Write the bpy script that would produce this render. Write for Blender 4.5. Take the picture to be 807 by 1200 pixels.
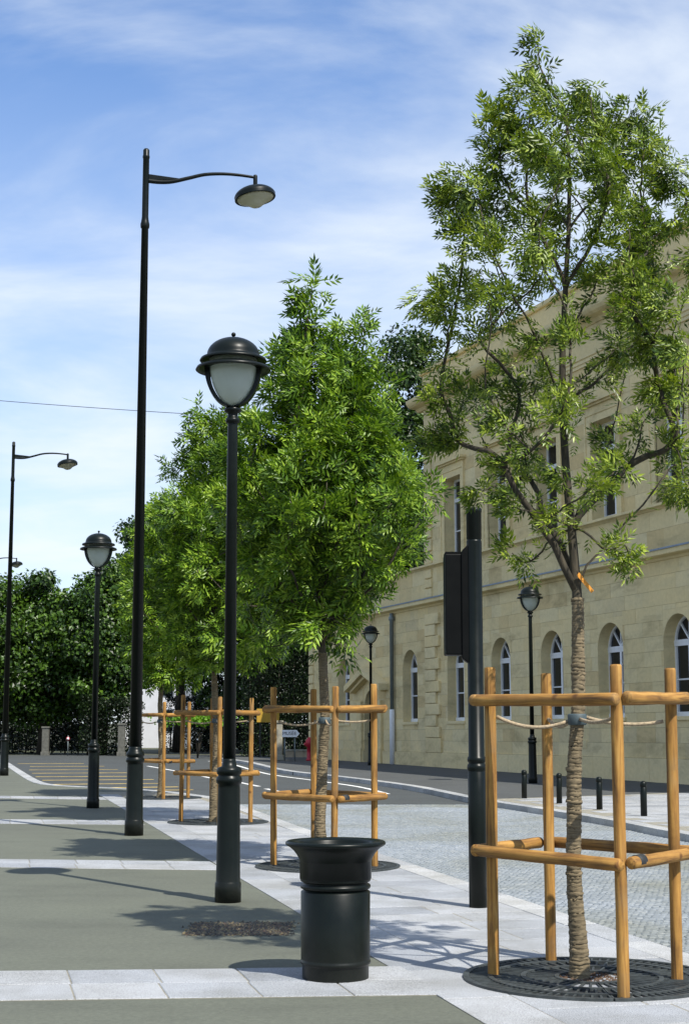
import bpy, math, random
import numpy as np
from mathutils import Vector, Matrix

for o in list(bpy.data.objects):
    bpy.data.objects.remove(o, do_unlink=True)
S = bpy.context.scene
COL = S.collection
R = math.radians
PI = math.pi
rnd = random.Random(7)
nrg = np.random.default_rng(11)

# ------------------------------------------------------------------ camera
cam_data = bpy.data.cameras.new('camera')
cam = bpy.data.objects.new('camera', cam_data)
COL.objects.link(cam)
cam.location = (0, 0, 1.55)
cam.rotation_euler = (R(90 + 7.782), 0, 0)
cam_data.sensor_fit = 'VERTICAL'
cam_data.sensor_height = 36
cam_data.lens = 54
cam_data.clip_start = 0.1
cam_data.clip_end = 3000
S.camera = cam

# ------------------------------------------------------------------ world, sun, exposure
SUN_EL = 53.0
SUN_H = Vector((0.616, -0.788))            # horizontal direction towards the sun
SUN_AZ = math.atan2(SUN_H.x, SUN_H.y)      # clockwise from +Y
W = bpy.data.worlds.new('World')
S.world = W
W.use_nodes = True
wn, wl = W.node_tree.nodes, W.node_tree.links
wn.clear()
w_out = wn.new('ShaderNodeOutputWorld')
w_bg = wn.new('ShaderNodeBackground')
w_bg.inputs['Strength'].default_value = 0.106
sky = wn.new('ShaderNodeTexSky')
sky.sky_type = 'NISHITA'
sky.sun_disc = False
sky.sun_elevation = R(SUN_EL)
sky.sun_rotation = SUN_AZ
sky.altitude = 50
sky.air_density = 1.0
sky.dust_density = 0.2
sky.ozone_density = 4.5
# thin high cloud over the whole sky: noise on the direction projected to a flat layer
w_tc = wn.new('ShaderNodeTexCoord')
w_sep = wn.new('ShaderNodeSeparateXYZ')
wl.new(w_tc.outputs['Generated'], w_sep.inputs[0])
w_zc = wn.new('ShaderNodeMath'); w_zc.operation = 'MAXIMUM'; w_zc.inputs[1].default_value = 0.02
wl.new(w_sep.outputs['Z'], w_zc.inputs[0])
w_za = wn.new('ShaderNodeMath'); w_za.operation = 'ADD'; w_za.inputs[1].default_value = 0.16
wl.new(w_zc.outputs[0], w_za.inputs[0])
w_dx = wn.new('ShaderNodeMath'); w_dx.operation = 'DIVIDE'
w_dy = wn.new('ShaderNodeMath'); w_dy.operation = 'DIVIDE'
wl.new(w_sep.outputs['X'], w_dx.inputs[0]); wl.new(w_za.outputs[0], w_dx.inputs[1])
wl.new(w_sep.outputs['Y'], w_dy.inputs[0]); wl.new(w_za.outputs[0], w_dy.inputs[1])
w_cmb = wn.new('ShaderNodeCombineXYZ')
wl.new(w_dx.outputs[0], w_cmb.inputs[0]); wl.new(w_dy.outputs[0], w_cmb.inputs[1])
w_map = wn.new('ShaderNodeMapping')
w_map.inputs['Rotation'].default_value = (0, 0, R(35))
w_map.inputs['Scale'].default_value = (1.0, 1.35, 1.0)
w_map.inputs['Location'].default_value = (3.1, 0.4, 0)
wl.new(w_cmb.outputs[0], w_map.inputs[0])
w_n1 = wn.new('ShaderNodeTexNoise')
w_n1.inputs['Scale'].default_value = 1.7; w_n1.inputs['Detail'].default_value = 7
w_n1.inputs['Roughness'].default_value = 0.56; w_n1.inputs['Distortion'].default_value = 0.35
wl.new(w_map.outputs[0], w_n1.inputs['Vector'])
w_rmp = wn.new('ShaderNodeMapRange')
w_rmp.interpolation_type = 'SMOOTHSTEP'
w_rmp.inputs['From Min'].default_value = 0.32; w_rmp.inputs['From Max'].default_value = 0.74
w_rmp.inputs['To Min'].default_value = 0.07; w_rmp.inputs['To Max'].default_value = 0.82
wl.new(w_n1.outputs['Fac'], w_rmp.inputs['Value'])
# more of the layer is looked through towards the horizon
w_hz = wn.new('ShaderNodeMapRange')
w_hz.inputs['From Min'].default_value = 0.0; w_hz.inputs['From Max'].default_value = 0.42
w_hz.inputs['To Min'].default_value = 0.80; w_hz.inputs['To Max'].default_value = 0.0
wl.new(w_sep.outputs['Z'], w_hz.inputs['Value'])
w_scr = wn.new('ShaderNodeMix'); w_scr.data_type = 'FLOAT'
wl.new(w_hz.outputs[0], w_scr.inputs[0]); wl.new(w_rmp.outputs[0], w_scr.inputs[2]); w_scr.inputs[3].default_value = 1.0
w_mix = wn.new('ShaderNodeMix'); w_mix.data_type = 'RGBA'
wl.new(w_scr.outputs[0], w_mix.inputs[0])
w_tint = wn.new('ShaderNodeMix'); w_tint.data_type = 'RGBA'; w_tint.blend_type = 'MULTIPLY'
w_tint.inputs[0].default_value = 1.0
w_tint.inputs[7].default_value = (0.74, 1.06, 1.34, 1)
wl.new(sky.outputs[0], w_tint.inputs[6])
wl.new(w_tint.outputs[2], w_mix.inputs[6])
w_mix.inputs[7].default_value = (6.5, 7.0, 7.5, 1)
wl.new(w_mix.outputs[2], w_bg.inputs['Color'])
wl.new(w_bg.outputs[0], w_out.inputs['Surface'])

sun_data = bpy.data.lights.new('sun', 'SUN')
sun_data.energy = 5.0
sun_data.angle = R(0.53)
sun_data.color = (1.0, 0.95, 0.86)
sun = bpy.data.objects.new('sun', sun_data)
COL.objects.link(sun)
sd = Vector((SUN_H.x * math.cos(R(SUN_EL)), SUN_H.y * math.cos(R(SUN_EL)), math.sin(R(SUN_EL))))
sun.rotation_euler = sd.to_track_quat('Z', 'Y').to_euler()
sun.location = sd * 60

S.view_settings.view_transform = 'Standard'
S.view_settings.look = 'None'
S.view_settings.gamma = 1
S.view_settings.exposure = 0.46
S.view_settings.use_curve_mapping = False
S.render.engine = 'CYCLES'
S.cycles.max_bounces = 8
S.cycles.transparent_max_bounces = 8
S.cycles.caustics_reflective = False
S.cycles.caustics_refractive = False

# ------------------------------------------------------------------ material helpers
def new_mat(name):
    m = bpy.data.materials.new(name)
    m.use_nodes = True
    n, l = m.node_tree.nodes, m.node_tree.links
    b = n['Principled BSDF']
    return m, n, l, b

def noise(n, l, vec, scale, detail=4, rough=0.55, dist=0.0):
    t = n.new('ShaderNodeTexNoise')
    t.inputs['Scale'].default_value = scale
    t.inputs['Detail'].default_value = detail
    t.inputs['Roughness'].default_value = rough
    t.inputs['Distortion'].default_value = dist
    if vec is not None:
        l.new(vec, t.inputs['Vector'])
    return t

def ramp(n, l, fac, stops):
    r = n.new('ShaderNodeValToRGB')
    e = r.color_ramp.elements
    while len(e) < len(stops):
        e.new(0.5)
    for i, (p, c) in enumerate(stops):
        e[i].position = p
        e[i].color = (c[0], c[1], c[2], 1) if len(c) == 3 else c
    l.new(fac, r.inputs[0])
    return r

def mixc(n, l, fac, a, b, mode='MIX'):
    m = n.new('ShaderNodeMix'); m.data_type = 'RGBA'; m.blend_type = mode
    if hasattr(fac, 'links') or hasattr(fac, 'is_linked'):
        l.new(fac, m.inputs[0])
    else:
        m.inputs[0].default_value = fac
    for k, v in ((6, a), (7, b)):
        if isinstance(v, (tuple, list)):
            m.inputs[k].default_value = (v[0], v[1], v[2], 1)
        else:
            l.new(v, m.inputs[k])
    return m.outputs[2]

def bump(n, l, b, h, strength=0.3, dist=0.01):
    bp = n.new('ShaderNodeBump')
    bp.inputs['Strength'].default_value = strength
    bp.inputs['Distance'].default_value = dist
    l.new(h, bp.inputs['Height'])
    l.new(bp.outputs[0], b.inputs['Normal'])

def gpos(n):
    return n.new('ShaderNodeNewGeometry').outputs['Position']

def ocoord(n):
    return n.new('ShaderNodeTexCoord').outputs['Object']

def mat_plain(name, col, rough=0.6, metal=0.0, coat=0.0, var=0.12, vscale=6.0):
    m, n, l, b = new_mat(name)
    t = noise(n, l, ocoord(n), vscale, 5)
    c = ramp(n, l, t.outputs['Fac'], [(0.3, [x * (1 - var) for x in col]), (0.7, [min(1, x * (1 + var)) for x in col])])
    l.new(c.outputs[0], b.inputs['Base Color'])
    b.inputs['Roughness'].default_value = rough
    b.inputs['Metallic'].default_value = metal
    b.inputs['Coat Weight'].default_value = coat
    b.inputs['Coat Roughness'].default_value = 0.15
    return m

def mat_asphalt(name, dark, light, stain, speck=260.0, big=0.35):
    m, n, l, b = new_mat(name)
    p = gpos(n)
    a = noise(n, l, p, speck, 2, 0.7)
    c = ramp(n, l, a.outputs['Fac'], [(0.3, dark), (0.68, light)])
    s = noise(n, l, p, big, 6, 0.6, 0.4)
    sm = ramp(n, l, s.outputs['Fac'], [(0.35, (0, 0, 0)), (0.75, (1, 1, 1))])
    out = mixc(n, l, sm.outputs[0], c.outputs[0], stain)
    f = noise(n, l, p, 26.0, 6, 0.8)
    fm = ramp(n, l, f.outputs['Fac'], [(0.36, (0.80, 0.80, 0.80)), (0.64, (1.16, 1.16, 1.14))])
    out = mixc(n, l, 1.0, out, fm.outputs[0], 'MULTIPLY')
    vo = n.new('ShaderNodeTexVoronoi'); vo.inputs['Scale'].default_value = 1.9; vo.inputs['Randomness'].default_value = 1.0
    l.new(p, vo.inputs['Vector'])
    vr = ramp(n, l, vo.outputs['Distance'], [(0.035, (0.62, 0.62, 0.62)), (0.055, (1, 1, 1))])
    out = mixc(n, l, 0.8, out, vr.outputs[0], 'MULTIPLY')
    mp = n.new('ShaderNodeMapping'); mp.inputs['Rotation'].default_value = (0, 0, R(22)); mp.inputs['Scale'].default_value = (0.9, 1.7, 1)
    l.new(p, mp.inputs[0])
    sk = noise(n, l, mp.outputs[0], 1.0, 5, 0.6)
    skr = ramp(n, l, sk.outputs['Fac'], [(0.33, (0.86, 0.86, 0.86)), (0.5, (1.0, 1.0, 1.0)), (0.7, (1.07, 1.07, 1.06))])
    out = mixc(n, l, 1.0, out, skr.outputs[0], 'MULTIPLY')
    l.new(out, b.inputs['Base Color'])
    b.inputs['Roughness'].default_value = 0.88
    bump(n, l, b, a.outputs['Fac'], 0.35, 0.004)
    return m

def mat_granite(name, base, seed=0.0):
    m, n, l, b = new_mat(name)
    p = gpos(n)
    a = noise(n, l, p, 150.0, 3, 0.75)
    c = ramp(n, l, a.outputs['Fac'], [(0.38, [x * 0.40 for x in base]), (0.48, [x * .95 for x in base]), (0.62, [min(1, x * 1.3) for x in base])])
    oi = n.new('ShaderNodeObjectInfo')
    rr = ramp(n, l, oi.outputs['Random'], [(0.0, (0.80, 0.81, 0.83)), (0.5, (0.98, 0.98, 0.98)), (1.0, (1.10, 1.08, 1.05))])
    out = mixc(n, l, 1.0, c.outputs[0], rr.outputs[0], 'MULTIPLY')
    s = noise(n, l, p, 1.3, 6, 0.65)
    sr = ramp(n, l, s.outputs['Fac'], [(0.33, (0.74, 0.73, 0.69)), (0.6, (1.04, 1.04, 1.04))])
    out = mixc(n, l, 1.0, out, sr.outputs[0], 'MULTIPLY')
    l.new(out, b.inputs['Base Color'])
    b.inputs['Roughness'].default_value = 0.75
    bump(n, l, b, a.outputs['Fac'], 0.2, 0.002)
    return m

def mat_stone(name, by_attr):
    m, n, l, b = new_mat(name)
    p = gpos(n)
    if by_attr:
        v = n.new('ShaderNodeAttribute'); v.attribute_name = 'tone'
        val = v.outputs['Fac']
    else:
        val = n.new('ShaderNodeObjectInfo').outputs['Random']
    c = ramp(n, l, val, [(0.0, (0.64, 0.50, 0.255)), (0.2, (0.70, 0.575, 0.31)), (0.55, (0.735, 0.61, 0.335)), (0.85, (0.75, 0.64, 0.375)), (1.0, (0.64, 0.535, 0.31))])
    mp = n.new('ShaderNodeMapping'); mp.inputs['Scale'].default_value = (1, 1, 2.6)
    l.new(p, mp.inputs[0])
    s = noise(n, l, mp.outputs[0], 0.55, 8, 0.65, 0.5)
    sr = ramp(n, l, s.outputs['Fac'], [(0.28, (0.60, 0.585, 0.55)), (0.46, (0.92, 0.92, 0.91)), (0.7, (1.06, 1.03, 0.97))])
    out = mixc(n, l, 1.0, c.outputs[0], sr.outputs[0], 'MULTIPLY')
    g = noise(n, l, p, 9.0, 6, 0.7)
    gr = ramp(n, l, g.outputs['Fac'], [(0.3, (0.90, 0.89, 0.87)), (0.7, (1.05, 1.05, 1.05))])
    out = mixc(n, l, 1.0, out, gr.outputs[0], 'MULTIPLY')
    out = mixc(n, l, 1.0, out, (0.98, 0.985, 0.99), 'MULTIPLY')
    l.new(out, b.inputs['Base Color'])
    b.inputs['Roughness'].default_value = 0.9
    bump(n, l, b, g.outputs['Fac'], 0.35, 0.01)
    return m

def mat_wood(name, axis):
    m, n, l, b = new_mat(name)
    o = ocoord(n)
    oi = n.new('ShaderNodeObjectInfo')
    off = n.new('ShaderNodeVectorMath'); off.operation = 'MULTIPLY_ADD'
    off.inputs[1].default_value = (1, 1, 1)
    l.new(o, off.inputs[0])
    cm = n.new('ShaderNodeCombineXYZ')
    sc = n.new('ShaderNodeMath'); sc.operation = 'MULTIPLY'; sc.inputs[1].default_value = 37.0
    l.new(oi.outputs['Random'], sc.inputs[0])
    for k in range(3):
        l.new(sc.outputs[0], cm.inputs[k])
    l.new(cm.outputs[0], off.inputs[2])
    mp = n.new('ShaderNodeMapping')
    s = [26, 26, 26]; s[axis] = 1.6
    mp.inputs['Scale'].default_value = s
    l.new(off.outputs[0], mp.inputs[0])
    g = noise(n, l, mp.outputs[0], 1.0, 5, 0.6, 1.2)
    c = ramp(n, l, g.outputs['Fac'], [(0.28, (0.080, 0.038, 0.010)), (0.42, (0.23, 0.110, 0.021)), (0.56, (0.355, 0.182, 0.036)), (0.75, (0.47, 0.275, 0.075))])
    vo = n.new('ShaderNodeTexVoronoi'); vo.inputs['Scale'].default_value = 4.2
    l.new(off.outputs[0], vo.inputs['Vector'])
    kn = ramp(n, l, vo.outputs['Distance'], [(0.05, (0.30, 0.2, 0.1)), (0.12, (1, 1, 1))])
    out = mixc(n, l, 0.8, c.outputs[0], kn.outputs[0], 'MULTIPLY')
    d = noise(n, l, off.outputs[0], 3.0, 5, 0.6)
    dr = ramp(n, l, d.outputs['Fac'], [(0.3, (0.55, 0.52, 0.48)), (0.5, (0.95, 0.94, 0.92)), (0.7, (1.12, 1.12, 1.15))])
    out = mixc(n, l, 1.0, out, dr.outputs[0], 'MULTIPLY')
    l.new(out, b.inputs['Base Color'])
    b.inputs['Roughness'].default_value = 0.8
    # drying cracks and grey weathering
    mp2 = n.new('ShaderNodeMapping'); s2 = [60, 60, 60]; s2[axis] = 1.1
    mp2.inputs['Scale'].default_value = s2
    l.new(off.outputs[0], mp2.inputs[0])
    ck = noise(n, l, mp2.outputs[0], 1.0, 3, 0.5, 0.3)
    ckr = ramp(n, l, ck.outputs['Fac'], [(0.30, (0.22, 0.18, 0.14)), (0.36, (1, 1, 1))])
    out = mixc(n, l, 0.8, out, ckr.outputs[0], 'MULTIPLY')
    gw = noise(n, l, off.outputs[0], 1.7, 6, 0.7)
    gwr = ramp(n, l, gw.outputs['Fac'], [(0.52, (0, 0, 0)), (0.72, (0.55, 0.55, 0.55))])
    out = mixc(n, l, gwr.outputs[0], out, (0.20, 0.15, 0.085))
    l.new(out, b.inputs['Base Color'])
    bump(n, l, b, g.outputs['Fac'], 0.5, 0.004)
    return m

def mat_paint(name, col=(0.0030, 0.0052, 0.0043), rough=0.30, spec=0.20):
    m, n, l, b = new_mat(name)
    o = ocoord(n)
    t = noise(n, l, o, 7.0, 6, 0.65)
    c = ramp(n, l, t.outputs['Fac'], [(0.35, col), (0.7, [x * 1.35 for x in col])])
    geo = n.new('ShaderNodeNewGeometry')
    sep = n.new('ShaderNodeSeparateXYZ'); l.new(geo.outputs['Position'], sep.inputs[0])
    low = n.new('ShaderNodeMapRange')
    low.inputs['From Min'].default_value = 0.0; low.inputs['From Max'].default_value = 0.35
    low.inputs['To Min'].default_value = 0.35; low.inputs['To Max'].default_value = 0.0
    l.new(sep.outputs['Z'], low.inputs['Value'])
    t2 = noise(n, l, o, 22.0, 5, 0.7)
    dm = n.new('ShaderNodeMath'); dm.operation = 'MULTIPLY'
    l.new(low.outputs[0], dm.inputs[0]); l.new(t2.outputs['Fac'], dm.inputs[1])
    out = mixc(n, l, dm.outputs[0], c.outputs[0], (0.05, 0.048, 0.04))
    l.new(out, b.inputs['Base Color'])
    rr = ramp(n, l, t.outputs['Fac'], [(0.3, (rough, rough, rough)), (0.75, (rough + 0.14,) * 3)])
    l.new(rr.outputs[0], b.inputs['Roughness'])
    b.inputs['Specular IOR Level'].default_value = spec
    return m

def mat_leaf(name, dark, mid, lite, trans=0.35, nscale=1.6, spec=0.35):
    m, n, l, b = new_mat(name)
    geo = n.new('ShaderNodeNewGeometry')
    p = geo.outputs['Position']
    oi = n.new('ShaderNodeObjectInfo')
    a = noise(n, l, p, nscale, 3)
    ad = n.new('ShaderNodeMath'); ad.operation = 'MULTIPLY_ADD'
    l.new(geo.outputs['Random Per Island'], ad.inputs[0]); ad.inputs[1].default_value = 0.55
    l.new(a.outputs['Fac'], ad.inputs[2])
    sb = n.new('ShaderNodeMath'); sb.operation = 'SUBTRACT'; sb.inputs[1].default_value = 0.27
    l.new(ad.outputs[0], sb.inputs[0])
    c = ramp(n, l, sb.outputs[0], [(0.22, dark), (0.5, mid), (0.8, lite)])
    l.new(c.outputs[0], b.inputs['Base Color'])
    b.inputs['Roughness'].default_value = 0.42
    b.inputs['Specular IOR Level'].default_value = spec
    tr = n.new('ShaderNodeBsdfTranslucent')
    tc = mixc(n, l, 1.0, c.outputs[0], (1.25, 1.3, 0.6), 'MULTIPLY')
    l.new(tc, tr.inputs['Color'])
    ms = n.new('ShaderNodeMixShader'); ms.inputs[0].default_value = trans
    l.new(b.outputs[0], ms.inputs[1]); l.new(tr.outputs[0], ms.inputs[2])
    l.new(ms.outputs[0], n['Material Output'].inputs['Surface'])
    return m

def mat_bark(name, a, c2, ring=0.0):
    m, n, l, b = new_mat(name)
    o = ocoord(n)
    mp = n.new('ShaderNodeMapping')
    mp.inputs['Scale'].default_value = (14, 14, 90) if ring else (34, 34, 5)
    l.new(o, mp.inputs[0])
    t = noise(n, l, mp.outputs[0], 1.0, 5, 0.65, 0.6)
    c = ramp(n, l, t.outputs['Fac'], [(0.3, a), (0.7, c2)])
    s = noise(n, l, o, 5.0, 4)
    sr = ramp(n, l, s.outputs['Fac'], [(0.35, (0.72, 0.72, 0.70)), (0.65, (1.1, 1.08, 1.05))])
    out = mixc(n, l, 1.0, c.outputs[0], sr.outputs[0], 'MULTIPLY')
    l.new(out, b.inputs['Base Color'])
    b.inputs['Roughness'].default_value = 0.9
    bump(n, l, b, t.outputs['Fac'], 0.5, 0.008)
    return m

M = {}
M['plaza'] = mat_asphalt('plaza_asphalt', (0.070, 0.077, 0.058), (0.140, 0.150, 0.116), (0.090, 0.096, 0.075))
M['road'] = mat_asphalt('road_asphalt', (0.034, 0.040, 0.040), (0.070, 0.078, 0.078), (0.046, 0.050, 0.050), 180)
M['walk'] = mat_asphalt('sidewalk_asphalt', (0.042, 0.046, 0.046), (0.085, 0.090, 0.090), (0.055, 0.058, 0.056), 180)
M['ground'] = mat_asphalt('ground_earth', (0.045, 0.055, 0.025), (0.085, 0.095, 0.05), (0.07, 0.065, 0.045), 12, 0.08)
M['mortar'] = mat_plain('mortar', (0.23, 0.215, 0.17), 0.95, var=0.3, vscale=12)
M['granite'] = mat_granite('granite_pale', (0.325, 0.34, 0.36))
M['kerb'] = mat_granite('granite_kerb', (0.38, 0.39, 0.395))
M['sett_joint'] = mat_plain('sett_joint', (0.20, 0.21, 0.20), 0.95, var=0.3, vscale=9)
M['stone'] = mat_stone('limestone_blocks', False)
M['stone_a'] = mat_stone('limestone', True)
M['lead'] = mat_plain('lead_flashing', (0.19, 0.235, 0.29), 0.5, 0.3)
M['zinc'] = mat_plain('zinc_pipe', (0.16, 0.19, 0.19), 0.5, 0.2)
M['white'] = mat_plain('white_paint', (0.74, 0.76, 0.78), 0.5, var=0.05)
M['marking'] = mat_plain('road_paint_white', (0.66, 0.66, 0.64), 0.8, var=0.25, vscale=3)
M['yellow'] = mat_plain('road_paint_yellow', (0.58, 0.42, 0.12), 0.8, var=0.35, vscale=2)
M['paint'] = mat_paint('black_green_paint')
M['paint_matt'] = mat_paint('black_matt_paint', (0.0022, 0.0026, 0.0026), 0.45, 0.12)
M['iron'] = mat_plain('cast_iron', (0.050, 0.058, 0.058), 0.5, 0.3, var=0.4, vscale=20)
M['wood_z'] = mat_wood('treated_pine_upright', 2)
M['wood_x'] = mat_wood('treated_pine_rail', 0)
M['rope'] = mat_plain('hemp_rope', (0.33, 0.26, 0.17), 0.9, var=0.4, vscale=60)
M['strap'] = mat_plain('rubber_tie', (0.05, 0.075, 0.085), 0.6)
M['orange'] = mat_plain('orange_tag', (0.75, 0.30, 0.03), 0.6)
M['bark'] = mat_bark('ash_bark', (0.022, 0.019, 0.012), (0.085, 0.070, 0.045))
M['barkdark'] = mat_bark('dark_bark', (0.02, 0.018, 0.013), (0.06, 0.05, 0.035))
M['wrap'] = mat_bark('jute_wrap', (0.085, 0.066, 0.038), (0.235, 0.185, 0.110), 1)
M['ash'] = mat_leaf('ash_leaf', (0.026, 0.056, 0.005), (0.125, 0.195, 0.013), (0.325, 0.395, 0.045), 0.20, 2.4, .42)  # wide dark-to-lite range puts shaded and lit clumps into the leaf colour
M['ash2'] = mat_leaf('ash_leaf_bright', (0.022, 0.058, 0.004), (0.100, 0.195, 0.010), (0.265, 0.385, 0.034), 0.20, 1.9)  # clump light and shade also put into this colour range
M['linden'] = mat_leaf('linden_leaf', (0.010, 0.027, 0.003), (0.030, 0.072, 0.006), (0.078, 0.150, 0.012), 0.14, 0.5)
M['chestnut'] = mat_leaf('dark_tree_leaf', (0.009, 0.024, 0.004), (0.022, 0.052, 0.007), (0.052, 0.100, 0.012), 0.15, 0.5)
M['hedge'] = mat_leaf('shaded_hedge_leaf', (0.004, 0.009, 0.003), (0.007, 0.017, 0.004), (0.015, 0.032, 0.006), 0.12, 0.8)  # lowered to near black, deep shade put into the leaf colour
M['lime'] = mat_leaf('lime_leaf', (0.08, 0.19, 0.012), (0.13, 0.28, 0.02), (0.2, 0.36, 0.03), 0.4, 0.8)
M['soil'] = mat_plain('pit_gravel', (0.085, 0.052, 0.032), 0.95, var=0.6, vscale=40)
M['pebble'] = mat_leaf('pebble', (0.020, 0.020, 0.017), (0.05, 0.048, 0.038), (0.20, 0.155, 0.075), 0.0, 5.0)
M['house'] = mat_plain('white_render', (0.60, 0.62, 0.66), 0.9, var=0.06, vscale=1.5)
M['slate'] = mat_plain('slate_roof', (0.16, 0.15, 0.14), 0.8, var=0.2)
M['shutter'] = mat_plain('grey_shutter', (0.20, 0.23, 0.27), 0.7)
M['pillar'] = mat_plain('old_pillar', (0.27, 0.255, 0.20), 0.9, var=0.25)
M['lowwall'] = mat_plain('low_wall', (0.36, 0.30, 0.21), 0.9, var=0.25, vscale=2)
M['darkwood'] = mat_plain('dark_gate', (0.015, 0.017, 0.018), 0.7)
M['signyellow'] = mat_plain('yellow_board', (0.40, 0.24, 0.02), 0.7)
M['red'] = mat_plain('red_paint', (0.42, 0.012, 0.03), 0.45)
M['black'] = mat_plain('black_lettering', (0.02, 0.02, 0.025), 0.6)
M['cable'] = mat_plain('cable', (0.03, 0.035, 0.05), 0.6)

def mat_glass_dark():
    m, n, l, b = new_mat('window_glass')
    b.inputs['Base Color'].default_value = (0.010, 0.013, 0.016, 1)
    b.inputs['Roughness'].default_value = 0.06
    b.inputs['Specular IOR Level'].default_value = 0.45
    t = noise(n, l, ocoord(n), 1.3, 2)
    bump(n, l, b, t.outputs['Fac'], 0.08, 0.02)
    return m
M['glass'] = mat_glass_dark()

def mat_opal(name, col, tr=0.45, rough=0.25):
    m, n, l, b = new_mat(name)
    o = ocoord(n)
    t = noise(n, l, o, 5.0, 4)
    c = ramp(n, l, t.outputs['Fac'], [(0.3, [x * 0.88 for x in col]), (0.7, col)])
    l.new(c.outputs[0], b.inputs['Base Color'])
    b.inputs['Roughness'].default_value = rough
    ts = n.new('ShaderNodeBsdfTranslucent')
    l.new(c.outputs[0], ts.inputs['Color'])
    ms = n.new('ShaderNodeMixShader'); ms.inputs[0].default_value = tr
    l.new(b.outputs[0], ms.inputs[1]); l.new(ts.outputs[0], ms.inputs[2])
    l.new(ms.outputs[0], n['Material Output'].inputs['Surface'])
    return m
M['opal'] = mat_opal('frosted_glass', (0.80, 0.86, 0.80), 0.55)
M['opal2'] = mat_opal('lamp_bowl', (0.80, 0.78, 0.60), 0.45)

def mat_sett():
    m, n, l, b = new_mat('granite_sett')
    geo = n.new('ShaderNodeNewGeometry')
    c = ramp(n, l, geo.outputs['Random Per Island'], [(0.0, (0.18, 0.20, 0.212)), (0.4, (0.215, 0.238, 0.255)), (0.8, (0.24, 0.262, 0.278)), (1.0, (0.28, 0.295, 0.295))])
    s = noise(n, l, geo.outputs['Position'], 0.4, 5, 0.6, 0.6)
    sr = ramp(n, l, s.outputs['Fac'], [(0.33, (0.84, 0.80, 0.66)), (0.5, (.97, .97, .94)), (0.66, (1.10, 1.11, 1.14))])
    out = mixc(n, l, 1.0, c.outputs[0], sr.outputs[0], 'MULTIPLY')
    a = noise(n, l, geo.outputs['Position'], 90, 3, 0.7)
    l.new(out, b.inputs['Base Color'])
    b.inputs['Roughness'].default_value = 0.42
    bump(n, l, b, a.outputs['Fac'], 0.4, 0.004)
    return m
M['sett'] = mat_sett()

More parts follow.
